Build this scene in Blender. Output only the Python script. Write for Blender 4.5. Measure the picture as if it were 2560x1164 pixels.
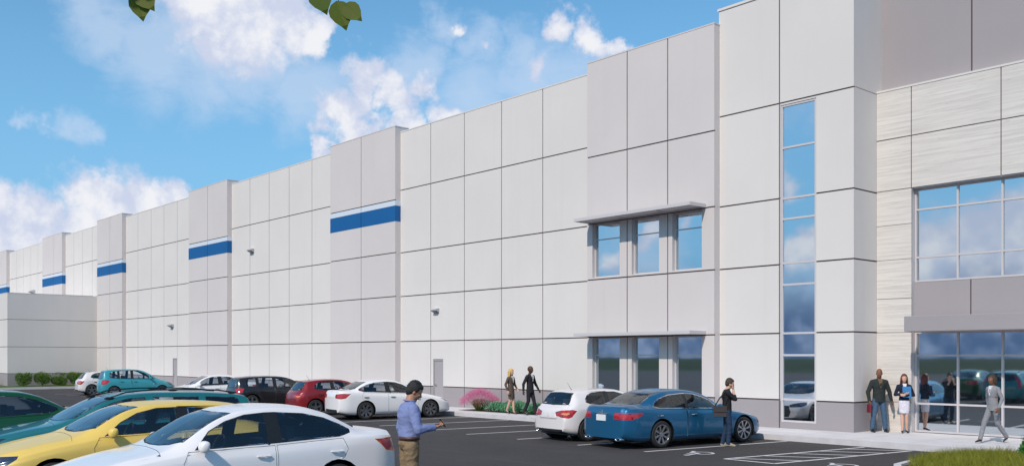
import bpy, bmesh, math, random
from mathutils import Vector, Matrix
R = math.radians
scene = bpy.context.scene
for o in list(bpy.data.objects): bpy.data.objects.remove(o)
C = scene.collection

# ---------------------------------------------------------------- camera
cam_data = bpy.data.cameras.new('camera'); cam = bpy.data.objects.new('camera', cam_data); C.objects.link(cam)
cam_data.lens = 33.61; cam_data.sensor_width = 36.0; cam_data.shift_y = 0.1207
cam_data.clip_start = 0.05; cam_data.clip_end = 4000
cam.location = (0, 0, 2.3); cam.rotation_euler = (R(90), 0, R(48.695))
scene.camera = cam

# ---------------------------------------------------------------- sun, sky, exposure
SUN_EL, SUN_AZ = 42.0, 18.0        # azimuth: degrees from -Y towards +X
sd = Vector((math.cos(R(SUN_EL))*math.sin(R(SUN_AZ)), -math.cos(R(SUN_EL))*math.cos(R(SUN_AZ)), math.sin(R(SUN_EL))))
sun_data = bpy.data.lights.new('sun', 'SUN'); sun_data.energy = 3.4; sun_data.angle = R(0.5); sun_data.color = (1.0, 0.885, 0.77)
sun = bpy.data.objects.new('sun', sun_data); C.objects.link(sun)
sun.rotation_euler = sd.to_track_quat('Z', 'Y').to_euler(); sun.location = sd*50
scene.view_settings.view_transform = 'Standard'; scene.view_settings.look = 'None'
scene.view_settings.gamma = 1; scene.view_settings.exposure = 0.0

world = bpy.data.worlds.new('World'); scene.world = world; world.use_nodes = True
CUM = [(-0.854,0.406,0.324,0.057),(-0.87,0.366,0.33,0.037),(-0.835,0.446,0.321,0.035),(-0.828,0.466,0.311,0.021),(-0.869,0.389,0.305,0.027),(-0.811,0.514,0.28,0.03),(-0.798,0.539,0.27,0.028),(-0.78,0.568,0.264,0.022),(-0.833,0.498,0.242,0.024),(-0.824,0.516,0.233,0.028),(-0.843,0.494,0.211,0.015),(-0.801,0.553,0.231,0.03),(-0.774,0.588,0.236,0.024),(-0.795,0.549,0.257,0.028),(-0.817,0.516,0.256,0.02),(-0.678,0.659,0.325,0.02),(-0.658,0.684,0.315,0.024),(-0.646,0.699,0.307,0.016),(-0.748,0.578,0.325,0.013),(-0.738,0.601,0.309,0.01),(-0.702,0.649,0.292,0.018),(-0.943,0.294,0.153,0.038),(-0.936,0.319,0.146,0.034),(-0.927,0.346,0.144,0.023),(-0.957,0.257,0.136,0.033),(-0.963,0.231,0.138,0.030),(-0.917,0.369,0.149,0.022),(-0.964,0.245,0.108,0.041),(-0.949,0.29,0.121,0.042),(-0.935,0.333,0.124,0.035),(-0.971,0.207,0.12,0.043),
 (-0.417,-0.903,0.103,0.029),(-0.382,-0.918,0.109,0.03),(-0.348,-0.93,0.118,0.04),(-0.429,-0.896,0.119,0.019),(-0.526,-0.844,0.106,0.017),(-0.513,-0.852,0.109,0.012),(-0.536,-0.824,0.183,0.016),(-0.53,-0.832,0.167,0.014),(-0.383,-0.92,0.079,0.037),(-0.337,-0.937,0.088,0.044),(-0.431,-0.899,0.077,0.023),(-0.645,-0.753,0.132,0.012),(-0.614,-0.778,0.135,0.012),(-0.678,-0.728,0.1,0.012)]
CUM = [(x, y, z, r*(1.3 if y < -.5 else 1)) for x, y, z, r in CUM]
WISP = [(-0.936,0.279,0.213,0.015),(-0.933,0.294,0.21,0.01),(-0.946,0.247,0.212,0.008),(-0.893,0.344,0.29,0.041),(-0.877,0.385,0.287,0.042),(-0.862,0.426,0.273,0.039),(-0.845,0.469,0.257,0.036),(-0.906,0.294,0.304,0.029),(-0.746,0.612,0.263,0.044),(-0.708,0.649,0.278,0.04),(-0.686,0.678,0.266,0.036),(-0.777,0.56,0.288,0.028),(-0.74,0.597,0.309,0.024),(-0.711,0.635,0.303,0.024),(-0.644,0.715,0.272,0.024),(-0.757,0.57,0.321,0.02),(-0.532,-0.846,0.04,0.04),(-0.43,-0.90,0.06,0.06),(-0.653,-0.75,0.09,0.04)]

class NT:
    """tiny helper to write node trees"""
    def __init__(s, tree): s.t = tree; s.n = tree.nodes; s.l = tree.links
    def node(s, typ, **kw):
        n = s.n.new(typ)
        for k, v in kw.items(): setattr(n, k, v)
        return n
    def set(s, sock, v):
        if hasattr(v, 'is_output') or isinstance(v, bpy.types.NodeSocket): s.l.new(v, sock)
        else: sock.default_value = v
    def math(s, op, a, b=0.0, c=0.0, clamp=False):
        n = s.node('ShaderNodeMath', operation=op); n.use_clamp = clamp
        s.set(n.inputs[0], a); s.set(n.inputs[1], b); s.set(n.inputs[2], c); return n.outputs[0]
    def noise(s, vec, scale, detail=4, rough=0.55, out=0, dist=0.0):
        n = s.node('ShaderNodeTexNoise'); s.l.new(vec, n.inputs['Vector'])
        n.inputs['Scale'].default_value = scale; n.inputs['Detail'].default_value = detail
        n.inputs['Roughness'].default_value = rough; n.inputs['Distortion'].default_value = dist; return n.outputs[out]
    def mix(s, f, a, b, blend='MIX'):
        n = s.node('ShaderNodeMix', data_type='RGBA', blend_type=blend)
        s.set(n.inputs[0], f); s.set(n.inputs[6], a); s.set(n.inputs[7], b); return n.outputs[2]
    def ramp(s, v, lo, hi, a=0.0, b=1.0, smooth=True):
        n = s.node('ShaderNodeMapRange'); n.interpolation_type = 'SMOOTHSTEP' if smooth else 'LINEAR'
        s.set(n.inputs[0], v)
        for i, x in enumerate((lo, hi, a, b)): n.inputs[i+1].default_value = x
        return n.outputs[0]

w = NT(world.node_tree); w.n.clear()
tc = w.node('ShaderNodeTexCoord'); D = tc.outputs['Generated']
sky = w.node('ShaderNodeTexSky'); sky.sky_type = 'NISHITA'; sky.sun_disc = False
sky.sun_elevation = R(SUN_EL); sky.sun_rotation = R(180-SUN_AZ); sky.air_density = 1.0; sky.dust_density = 0.6; sky.ozone_density = 1.4
skyc = w.mix(1.0, sky.outputs[0], (0.086, 0.142, 0.158, 1), 'MULTIPLY')   # strength about 0.1-0.15
wn = w.node('ShaderNodeTexNoise'); w.l.new(D, wn.inputs['Vector']); wn.inputs['Scale'].default_value = 22; wn.inputs['Detail'].default_value = 8; wn.inputs['Roughness'].default_value = 0.6
ws = w.node('ShaderNodeVectorMath', operation='SUBTRACT'); w.l.new(wn.outputs['Color'], ws.inputs[0]); ws.inputs[1].default_value = (.5, .5, .5)
wa = w.node('ShaderNodeVectorMath', operation='MULTIPLY_ADD'); w.l.new(ws.outputs[0], wa.inputs[0]); wa.inputs[1].default_value = (.075, .075, .06); w.l.new(D, wa.inputs[2])
D0 = D; DW = wa.outputs[0]
def blobs(lst):
    cur = None
    for x, y, z, r in lst:
        d = w.node('ShaderNodeVectorMath', operation='DISTANCE'); w.l.new(DW, d.inputs[0]); d.inputs[1].default_value = (x, y, z)
        v = w.math('MULTIPLY_ADD', d.outputs['Value'], -1.0/r, 1.0)
        cur = v if cur is None else w.math('MAXIMUM', cur, v)
    return cur
n1 = w.noise(D, 16, 9, 0.62); n2 = w.noise(D, 7, 7, 0.6); n3 = w.noise(D, 28, 6, 0.6)
mp = w.node('ShaderNodeMapping'); w.l.new(D, mp.inputs[0]); mp.inputs['Scale'].default_value = (1, 1, 2.6)
ns = w.noise(mp.outputs[0], 9, 8, 0.6, dist=0.6)
cm = blobs(CUM)
cm = w.math('ADD', w.math('MAXIMUM', cm, -1.2), w.math('MULTIPLY', w.math('SUBTRACT', n1, 0.5), 1.7))
cmask = w.ramp(w.math('SUBTRACT', cm, 0.03), -0.14, 0.45)
wm = w.math('ADD', w.math('MAXIMUM', blobs(WISP), -1.0), w.math('MULTIPLY', w.math('SUBTRACT', ns, 0.5), 2.2))
wmask = w.ramp(wm, -0.75, 0.7, 0.0, 0.62)
# scattered cloud away from the facade side of the sky
sep = w.node('ShaderNodeSeparateXYZ'); w.l.new(D, sep.inputs[0])
back = w.math('MULTIPLY', w.ramp(n2, 0.50, 0.66, 0.0, 0.8), w.ramp(sep.outputs[1], 0.05, -0.25))
back = w.math('MULTIPLY', back, w.ramp(sep.outputs[2], 0.09, 0.30))
cshade = w.ramp(w.math('ADD', n3, w.math('MULTIPLY', w.math('SUBTRACT', cm, 0.6), 0.16)), 0.36, 0.66)
ccol = w.mix(cshade, (0.60, 0.66, 0.83, 1), (0.88, 0.89, 0.93, 1))
skyc = w.mix(w.ramp(sep.outputs[2], 0.0, 0.42, 0.95, 0.1), skyc, (0.235, 0.505, 0.80, 1))
c0 = w.mix(w.math('MAXIMUM', wmask, back), skyc, (0.58, 0.70, 0.89, 1))
c1 = w.mix(cmask, c0, ccol)
# bank of dark blue distant cloud low over the fields in front of the building
bank = w.math('MULTIPLY', w.ramp(w.math('ADD', sep.outputs[2], w.math('MULTIPLY', w.math('SUBTRACT', n2, 0.5), 0.09)), 0.025, 0.105, 1.0, 0.0), w.ramp(sep.outputs[1], 0.0, -0.3))
c1 = w.mix(bank, c1, w.mix(w.ramp(n3, 0.42, 0.68), (0.10, 0.175, 0.33, 1), (0.30, 0.39, 0.58, 1)))
bg = w.node('ShaderNodeBackground'); w.l.new(c1, bg.inputs[0]); bg.inputs[1].default_value = 1.0
wo = w.node('ShaderNodeOutputWorld'); w.l.new(bg.outputs[0], wo.inputs[0])

# ---------------------------------------------------------------- helpers
def tag(o, label=None, cat=None, group=None, kind=None):
    if label: o['label'] = label
    if cat: o['category'] = cat
    if group: o['group'] = group
    if kind: o['kind'] = kind
    return o
def empty(name, loc=(0, 0, 0), rz=0.0, label=None, cat=None, group=None, parent=None):
    o = bpy.data.objects.new(name, None); C.objects.link(o); o.location = loc; o.rotation_euler = (0, 0, rz)
    o.empty_display_size = 0.2
    if parent: o.parent = parent
    return tag(o, label, cat, group)

MATS = {}
def mat(name, color=(0.5, 0.5, 0.5), rough=0.6, metal=0.0, coat=0.0, spec=0.5, noise=None, bump=None, back=None, emit=None, sub=0.0):
    """principled material; noise=(scale, amount) mottles the colour, bump=(scale, strength)"""
    if name in MATS: return MATS[name]
    m = bpy.data.materials.new(name); m.use_nodes = True; t = NT(m.node_tree)
    p = t.n['Principled BSDF']; p.inputs['Roughness'].default_value = rough; p.inputs['Metallic'].default_value = metal
    p.inputs['Coat Weight'].default_value = coat; p.inputs['Coat Roughness'].default_value = 0.03
    p.inputs['Specular IOR Level'].default_value = spec
    col = tuple(color)+(1,); p.inputs['Base Color'].default_value = col
    tcn = t.node('ShaderNodeTexCoord')
    cs = None
    if noise:
        f = t.noise(tcn.outputs['Object'], noise[0], 6, 0.6)
        a = noise[1]
        cs = t.mix(t.ramp(f, 0.3, 0.7), tuple(c*(1-a) for c in color)+(1,), tuple(min(1, c*(1+a)) for c in color)+(1,))
    if back:
        g = t.node('ShaderNodeNewGeometry')
        cs = t.mix(g.outputs['Backfacing'], cs if cs else col, tuple(back)+(1,))
    if cs: t.l.new(cs, p.inputs['Base Color'])
    if bump:
        b = t.node('ShaderNodeBump'); b.inputs['Strength'].default_value = bump[1]; b.inputs['Distance'].default_value = 0.02
        t.l.new(t.noise(tcn.outputs['Object'], bump[0], 5, 0.6), b.inputs['Height']); t.l.new(b.outputs[0], p.inputs['Normal'])
    if sub: p.inputs['Subsurface Weight'].default_value = sub; p.inputs['Subsurface Radius'].default_value = (.02, .008, .005)
    MATS[name] = m; return m

class MB:
    """collects shapes and links them as one mesh object"""
    def __init__(s): s.v = []; s.f = []; s.m = []
    def quad(s, *pts, mi=0):
        i = len(s.v); s.v += [tuple(p) for p in pts]; s.f.append(tuple(range(i, i+len(pts)))); s.m.append(mi); return s
    def box(s, a, b, mi=0, skip=''):
        (x0, y0, z0), (x1, y1, z1) = a, b; i = len(s.v)
        s.v += [(x0,y0,z0),(x1,y0,z0),(x1,y1,z0),(x0,y1,z0),(x0,y0,z1),(x1,y0,z1),(x1,y1,z1),(x0,y1,z1)]
        fs = {'b': (0,3,2,1), 't': (4,5,6,7), 'f': (0,1,5,4), 'r': (1,2,6,5), 'k': (2,3,7,6), 'l': (3,0,4,7)}
        for k, f in fs.items():
            if k not in skip: s.f.append(tuple(i+j for j in f)); s.m.append(mi)
        return s
    def rings(s, rings, closed=True, cap=True, mi=0):
        """loft a list of equal-length vertex loops"""
        i0 = len(s.v); n = len(rings[0])
        for r in rings: s.v += [tuple(p) for p in r]
        for a in range(len(rings)-1):
            for b in range(n if closed else n-1):
                c = (b+1) % n
                s.f.append((i0+a*n+b, i0+a*n+c, i0+(a+1)*n+c, i0+(a+1)*n+b)); s.m.append(mi)
        if cap and closed:
            s.f.append(tuple(i0+j for j in reversed(range(n)))); s.m.append(mi)
            s.f.append(tuple(i0+(len(rings)-1)*n+j for j in range(n))); s.m.append(mi)
        return s
    def tube(s, pts, rad, n=10, mi=0, cap=True):
        pts = [Vector(p) for p in pts]; rs = rad if isinstance(rad, (list, tuple)) else [rad]*len(pts)
        up = Vector((0, 0, 1)); out = []; prev = None
        for k, p in enumerate(pts):
            d = (pts[min(k+1, len(pts)-1)]-pts[max(k-1, 0)]).normalized()
            if prev is None: a = d.cross(up if abs(d.z) < .9 else Vector((1, 0, 0))).normalized()
            else: a = (prev-d*prev.dot(d)).normalized()
            prev = a; b = d.cross(a)
            out.append([p+(a*math.cos(2*math.pi*j/n)+b*math.sin(2*math.pi*j/n))*rs[k] for j in range(n)])
        return s.rings(out, cap=cap, mi=mi)
    def ell(s, c, r, rot=None, nu=14, nv=9, mi=0):
        """ellipsoid"""
        out = []; c = Vector(c)
        for a in range(1, nv):
            t = math.pi*a/nv
            out.append([Vector((math.sin(t)*math.cos(2*math.pi*b/nu)*r[0], math.sin(t)*math.sin(2*math.pi*b/nu)*r[1], -math.cos(t)*r[2])) for b in range(nu)])
        if rot: out = [[rot @ p for p in ring] for ring in out]
        return s.rings([[c+p for p in ring] for ring in out], mi=mi)
    def cyl(s, c, r, depth, axis='y', n=24, mi=0):
        c = Vector(c); ax = {'x': Vector((1,0,0)), 'y': Vector((0,1,0)), 'z': Vector((0,0,1))}[axis]
        return s.tube([c-ax*depth/2, c+ax*depth/2], r, n, mi)
    def cap_tube(s, a, b, r0, r1, n=12, mi=0):
        """tapered capsule"""
        a, b = Vector(a), Vector(b); d = (b-a).normalized()
        pts = [a-d*r0*.96, a-d*r0*.7, a-d*r0*.35, a, b, b+d*r1*.35, b+d*r1*.7, b+d*r1*.96]
        return s.tube(pts, [r0*.25, r0*.7, r0*.93, r0, r1, r1*.93, r1*.7, r1*.25], n, mi)
    def bm(s):
        b = bmesh.new(); vs = [b.verts.new(p) for p in s.v]
        for f, m in zip(s.f, s.m):
            try: fc = b.faces.new([vs[i] for i in f]); fc.material_index = m
            except ValueError: pass
        return b
    def build(s, name, mats, parent=None, smooth=False, loc=None):
        me = bpy.data.meshes.new(name); me.from_pydata(s.v, [], s.f)
        if not isinstance(mats, (list, tuple)): mats = [mats]
        for m in mats: me.materials.append(m)
        me.polygons.foreach_set('material_index', s.m)
        if smooth: me.polygons.foreach_set('use_smooth', [True]*len(me.polygons))
        me.update()
        o = bpy.data.objects.new(name, me); C.objects.link(o)
        if parent: o.parent = parent
        if loc: o.location = loc
        return o
def bevel_obj(o, w=0.01, seg=2):
    m = o.modifiers.new('bevel', 'BEVEL'); m.width = w; m.segments = seg; m.limit_method = 'ANGLE'; return o
def bake(o):
    dg = bpy.context.evaluated_depsgraph_get(); dg.update()
    me = bpy.data.meshes.new_from_object(o.evaluated_get(dg)); nm = o.data.name; old = o.data
    o.modifiers.clear(); o.data = me; bpy.data.meshes.remove(old); me.name = nm; return o
def copy_tree(o, parent=None, swap=None):
    c = o.copy(); C.objects.link(c)
    if parent: c.parent = parent
    if swap and o.data and any(m and m.name in swap for m in o.data.materials):
        c.data = o.data.copy()
        for i, m in enumerate(c.data.materials):
            if m and m.name in swap: c.data.materials[i] = swap[m.name]
    for ch in list(o.children): copy_tree(ch, c, swap)
    return c
def gz(x, y):
    t = min(1, max(0, (15.0-y)/6.0)); return 0.19*t*t*(3-2*t)
# ---------------------------------------------------------------- materials of the place
def concrete_paint(name, color):
    if name in MATS: return MATS[name]
    m = mat(name, color, 0.75, spec=0.25); t = NT(m.node_tree); p = t.n['Principled BSDF']; o = t.node('ShaderNodeTexCoord').outputs['Object']
    mp = t.node('ShaderNodeMapping'); t.l.new(o, mp.inputs[0]); mp.inputs['Scale'].default_value = (2.2, 2.2, 0.10)
    a = t.noise(mp.outputs[0], 1.0, 6, 0.65); b_ = t.noise(o, 0.30, 5, 0.6)
    k = lambda f: tuple(c*f for c in color)+(1,)
    c_ = t.mix(t.ramp(b_, 0.3, 0.7), k(.975), k(1.02)); c_ = t.mix(t.ramp(a, 0.50, 0.75, 0, .5), c_, k(.945))
    t.l.new(c_, p.inputs['Base Color']); bp = t.node('ShaderNodeBump'); bp.inputs['Strength'].default_value = .05; bp.inputs['Distance'].default_value = .02
    t.l.new(t.noise(o, 50, 4, .6), bp.inputs['Height']); t.l.new(bp.outputs[0], p.inputs['Normal']); return m
M_WALL = concrete_paint('wall_paint', (0.675, 0.637, 0.612))
M_PIL = concrete_paint('pilaster_paint', (0.615, 0.568, 0.555))
M_BASE = concrete_paint('base_paint', (0.33, 0.30, 0.31))
M_GREY = concrete_paint('grey_paint', (0.345, 0.315, 0.325))
M_JOINT = mat('joint_sealant', (0.10, 0.068, 0.07), 0.9)
M_BLUE = mat('blue_paint', (0.008, 0.105, 0.30), 0.6, spec=0.3, noise=(0.4, 0.03))
M_PALE = mat('pale_blue_paint', (0.60, 0.66, 0.74), 0.7, spec=0.3)
M_FRAME = mat('window_frame_metal', (0.55, 0.52, 0.53), 0.45, spec=0.4)
M_AWN = mat('awning_metal', (0.56, 0.53, 0.54), 0.5)
M_DOOR = mat('door_paint', (0.36, 0.33, 0.34), 0.5)
M_METAL = mat('brushed_metal', (0.6, 0.6, 0.6), 0.3, metal=1.0)
M_DARK = mat('dark_plastic', (0.02, 0.02, 0.022), 0.5)
M_ROOF = mat('roof_membrane', (0.5, 0.5, 0.5), 0.9)
# tinted mirror glass of the building
def building_glass():
    m = bpy.data.materials.new('tinted_mirror_glass'); m.use_nodes = True; t = NT(m.node_tree); t.n.remove(t.n['Principled BSDF'])
    tcn = t.node('ShaderNodeTexCoord')
    b = t.node('ShaderNodeBump'); b.inputs['Strength'].default_value = 0.012; b.inputs['Distance'].default_value = 0.05
    t.l.new(t.noise(tcn.outputs['Object'], 0.9, 2, 0.5), b.inputs['Height'])
    g = t.node('ShaderNodeBsdfGlossy'); g.inputs['Color'].default_value = (0.88, 0.95, 1.0, 1); g.inputs['Roughness'].default_value = 0.028
    t.l.new(b.outputs[0], g.inputs['Normal'])
    d = t.node('ShaderNodeBsdfDiffuse'); d.inputs['Color'].default_value = (0.012, 0.02, 0.03, 1)
    mx = t.node('ShaderNodeMixShader'); fr = t.node('ShaderNodeLayerWeight'); fr.inputs[0].default_value = 0.35
    t.l.new(t.ramp(fr.outputs['Facing'], 0.0, 1.0, 0.70, 0.96, False), mx.inputs[0])
    t.l.new(d.outputs[0], mx.inputs[1]); t.l.new(g.outputs[0], mx.inputs[2]); t.l.new(mx.outputs[0], t.n['Material Output'].inputs[0])
    return m
M_GLASS = building_glass()
def travertine():
    m = bpy.data.materials.new('vein_cut_stone'); m.use_nodes = True; t = NT(m.node_tree); p = t.n['Principled BSDF']
    tcn = t.node('ShaderNodeTexCoord'); mp = t.node('ShaderNodeMapping'); t.l.new(tcn.outputs['Object'], mp.inputs[0])
    mp.inputs['Scale'].default_value = (0.35, 0.35, 11.0)
    n = t.noise(mp.outputs[0], 1.6, 9, 0.66, dist=0.08); n2_ = t.noise(mp.outputs[0], 5.0, 8, 0.7, dist=0.1)
    mp2 = t.node('ShaderNodeMapping'); t.l.new(tcn.outputs['Object'], mp2.inputs[0]); mp2.inputs['Scale'].default_value = (1.0, 1.0, 34.0)
    n3_ = t.noise(mp2.outputs[0], 1.5, 7, 0.65, dist=0.2)
    c = t.mix(t.ramp(n, 0.35, 0.65), (0.57, 0.53, 0.495, 1), (0.69, 0.65, 0.61, 1))
    c = t.mix(t.ramp(n2_, 0.55, 0.72, 0, 0.45), c, (0.50, 0.455, 0.42, 1))
    c = t.mix(t.ramp(n3_, 0.60, 0.69, 0, 0.8), c, (0.30, 0.265, 0.225, 1))
    t.l.new(c, p.inputs['Base Color']); p.inputs['Roughness'].default_value = 0.7
    return m
M_STONE = travertine()
def asphalt():
    m = bpy.data.materials.new('asphalt'); m.use_nodes = True; t = NT(m.node_tree); p = t.n['Principled BSDF']
    o = t.node('ShaderNodeTexCoord').outputs['Object']
    a = t.noise(o, 70, 3, 0.7); b_ = t.noise(o, 0.35, 6, 0.6); c_ = t.noise(o, 9, 6, 0.65)
    base = t.mix(t.ramp(b_, 0.3, 0.7), (0.036, 0.032, 0.032, 1), (0.051, 0.045, 0.044, 1))
    base = t.mix(t.ramp(c_, 0.35, 0.7, 0, 0.35), base, (0.07, 0.066, 0.068, 1))
    base = t.mix(t.ramp(a, 0.5, 0.75, 0, 0.65), base, (0.13, 0.125, 0.13, 1))
    # sealed cracks / darker seams
    v = t.node('ShaderNodeTexVoronoi', feature='DISTANCE_TO_EDGE'); v.inputs['Scale'].default_value = 0.09
    dn = t.node('ShaderNodeMapping'); t.l.new(o, dn.inputs[0]); t.l.new(dn.outputs[0], v.inputs['Vector'])
    base = t.mix(t.ramp(v.outputs['Distance'], 0.0, 0.004, 0.55, 0.0), base, (0.03, 0.03, 0.032, 1))
    st = t.noise(o, 0.9, 5, 0.7, dist=0.8)
    base = t.mix(t.ramp(st, 0.60, 0.74, 0, 0.55), base, (0.022, 0.020, 0.021, 1))      # oil and tyre stains
    sl = t.node('ShaderNodeMapping'); t.l.new(o, sl.inputs[0]); sl.inputs['Scale'].default_value = (0.15, 2.2, 1)
    base = t.mix(t.ramp(t.noise(sl.outputs[0], 1.0, 5, 0.6), 0.52, 0.70, 0, 0.22), base, (0.085, 0.08, 0.08, 1))
    t.l.new(base, p.inputs['Base Color']); p.inputs['Roughness'].default_value = 0.85; p.inputs['Specular IOR Level'].default_value = 0.3
    bp = t.node('ShaderNodeBump'); bp.inputs['Strength'].default_value = 0.5; bp.inputs['Distance'].default_value = 0.01
    t.l.new(a, bp.inputs['Height']); t.l.new(bp.outputs[0], p.inputs['Normal']); return m
M_ASPH = asphalt()
M_WALK = mat('sidewalk_concrete', (0.61, 0.585, 0.595), 0.85, spec=0.2, noise=(1.3, 0.06), bump=(90, 0.15))
M_CURB = mat('curb_concrete', (0.56, 0.535, 0.545), 0.85, spec=0.2, noise=(2.0, 0.07), bump=(90, 0.15))
M_GRASS = mat('field_grass', (0.030, 0.045, 0.016), 0.9, noise=(0.03, 0.35), spec=0.1)
M_SOIL = mat('planting_soil', (0.05, 0.038, 0.028), 0.95, noise=(6, 0.3), bump=(30, 0.5))
def worn_paint():
    m = bpy.data.materials.new('worn_line_paint'); m.use_nodes = True; t = NT(m.node_tree); p = t.n['Principled BSDF']
    o = t.node('ShaderNodeTexCoord').outputs['Object']
    c = t.mix(t.ramp(t.noise(o, 12, 6, 0.75), 0.56, 0.72, 0, 0.8), (0.62, 0.60, 0.61, 1), (0.12, 0.115, 0.12, 1))
    t.l.new(c, p.inputs['Base Color']); p.inputs['Roughness'].default_value = 0.7; return m
M_LINE = worn_paint()

# ---------------------------------------------------------------- ground
def ground_sheet(name, x0, x1, y0, y1, dz, m, nx=1, ny=1, follow=False, label=None):
    b = MB()
    for j in range(ny+1):
        for i in range(nx+1):
            x = x0+(x1-x0)*i/nx; y = y0+(y1-y0)*j/ny; b.v.append((x, y, dz+(gz(x, y) if follow else 0)))
    for j in range(ny):
        for i in range(nx):
            a = j*(nx+1)+i; b.f.append((a, a+1, a+nx+2, a+nx+1)); b.m.append(0)
    return tag(b.build(name, m, smooth=follow), kind='structure')
ground_sheet('grass_field', -1500, 1500, -1500, 1500, -0.03, M_GRASS)
ground_sheet('parking_lot', -150, 45, -62, 22.95, 0.0, M_ASPH, 1, 120, True)
# sidewalk along the facade with a curb, and the wide entrance plaza
def sidewalk(name, x0, x1, y0, y1, joints):
    b = MB(); b.box((x0, y0, -.02), (x1, y0+.16, .15), 1)
    xs = [x0]
    while xs[-1] < x1-joints*1.4: xs.append(xs[-1]+joints)
    xs.append(x1)
    for a, c in zip(xs, xs[1:]): b.box((a+.008, y0+.168, -.02), (c-.008, y1, .148), 0)
    b.quad((x0, y0+.16, .135), (x1, y0+.16, .135), (x1, y1, .135), (x0, y1, .135), mi=1)
    return tag(b.build(name, [M_WALK, M_CURB]), kind='structure')
sidewalk('sidewalk', -73.4, 12.0, 22.95, 26.70, 1.55)
# soil of the planting bed between walkway and wall
ground_sheet('planting_bed', -30.6, -19.9, 23.95, 25.18, 0.156, M_SOIL)
# raised bed in front of the low wing, its curb and the strip of lawn
b = MB(); b.box((-73.4, 16.6, -.02), (-73.24, 22.95, .15), 0); b.box((-120, 16.44, -.02), (-73.24, 16.6, .15), 0)
tag(b.build('bed_curb', M_CURB), kind='structure')
M_LAWN = mat('lawn', (0.075, 0.13, 0.025), 0.9, noise=(3, 0.3), bump=(40, 0.5), spec=0.1)
ground_sheet('lawn_strip', -120, -73.4, 16.6, 25.2, 0.13, M_LAWN)

def line(name, x0, y0, x1, y1, wd=0.10, b=None, dz=.0045):
    own = b is None; b = b or MB(); d = Vector((x1-x0, y1-y0)).normalized(); n = Vector((-d.y, d.x))*wd/2
    k = max(1, int(abs(y1-y0)/1.0))
    for i in range(k):
        a = (x0+(x1-x0)*i/k, y0+(y1-y0)*i/k); c = (x0+(x1-x0)*(i+1)/k, y0+(y1-y0)*(i+1)/k)
        P = [(a[0]-n.x, a[1]-n.y), (c[0]-n.x, c[1]-n.y), (c[0]+n.x, c[1]+n.y), (a[0]+n.x, a[1]+n.y)]
        if (P[1][0]-P[0][0])*(P[2][1]-P[0][1])-(P[1][1]-P[0][1])*(P[2][0]-P[0][0]) < 0: P.reverse()
        b.quad(*[(p[0], p[1], gz(*p)+dz) for p in P])
    if own: tag(b.build(name, M_LINE), kind='structure')
    return b
x = -15.30; XL = [-15.30, -17.58, -19.94, -22.22, -24.30, -26.85, -29.2, -31.6, -33.9, -36.3, -38.9, -41.2, -43.6, -46, -48.4, -50.8, -53.2, -55.6, -58, -60.4, -62.8]
for x in XL: line('parking_line', x, 17.72, x+.66, 22.85)
for x in (-10.9, -13.7, -16.6, -19.4, -22.2): line('parking_line', x, 3.0, x+.35, 8.1)
# hatched aisle
b = MB(); line('', -13.03, 17.83, -12.36, 22.8, b=b); line('', -11.74, 17.83, -11.12, 22.8, b=b); line('', -13.03, 17.83, -11.74, 17.83, b=b, dz=.0060)
for k in range(5):
    y = 18.0+k*.98; line('', -13.0+(y-17.83)*.135, y+.05, -11.72+(y+.78-17.83)*.125, y+.80, .09, b, .0075+k*.0001)
tag(b.build('hatched_aisle_marking', M_LINE), kind='structure')
line('parking_line', -9.42, 17.8, -9.4, 18.6)
# wheelchair symbols painted on the stalls
def wheelchair(x, y, s=1.0, rot=0.0):
    b = MB(); P = []
    def arc(cx, cy, r, a0, a1, wd, n=22):
        for i in range(n):
            t0 = R(a0+(a1-a0)*i/n); t1 = R(a0+(a1-a0)*(i+1)/n)
            P.append([(cx+(r-wd/2)*math.cos(t0), cy+(r-wd/2)*math.sin(t0)), (cx+(r+wd/2)*math.cos(t0), cy+(r+wd/2)*math.sin(t0)),
                      (cx+(r+wd/2)*math.cos(t1), cy+(r+wd/2)*math.sin(t1)), (cx+(r-wd/2)*math.cos(t1), cy+(r-wd/2)*math.sin(t1))])
    def seg(x0, y0, x1, y1, wd):
        d = Vector((x1-x0, y1-y0)).normalized(); n = Vector((-d.y, d.x))*wd/2
        P.append([(x0+n.x, y0+n.y), (x0-n.x, y0-n.y), (x1-n.x, y1-n.y), (x1+n.x, y1+n.y)])
    arc(0, .28, .27, 100, 395, .08); arc(-.07, .98, .045, 0, 360, .09, 14)
    seg(-.06, .86, .0, .40, .10); seg(-.04, .66, .20, .66, .07); seg(.0, .42, .26, .42, .08); seg(.25, .44, .38, .10, .08); seg(.36, .10, .47, .13, .06)
    zz = .0045
    for p in P:
        zz += .0002
        b.quad(*[(q[0]*s, q[1]*s, zz) for q in p])
    o = b.build('wheelchair_symbol', M_LINE); o.location = (x, y, 0); o.rotation_euler = (0, 0, rot); tag(o, kind='structure'); return o
wheelchair(-14.15, 17.95, .95, R(180)).location = (-14.15, 18.75, 0)
wheelchair(-10.55, 18.9, .95, R(180))

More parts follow.
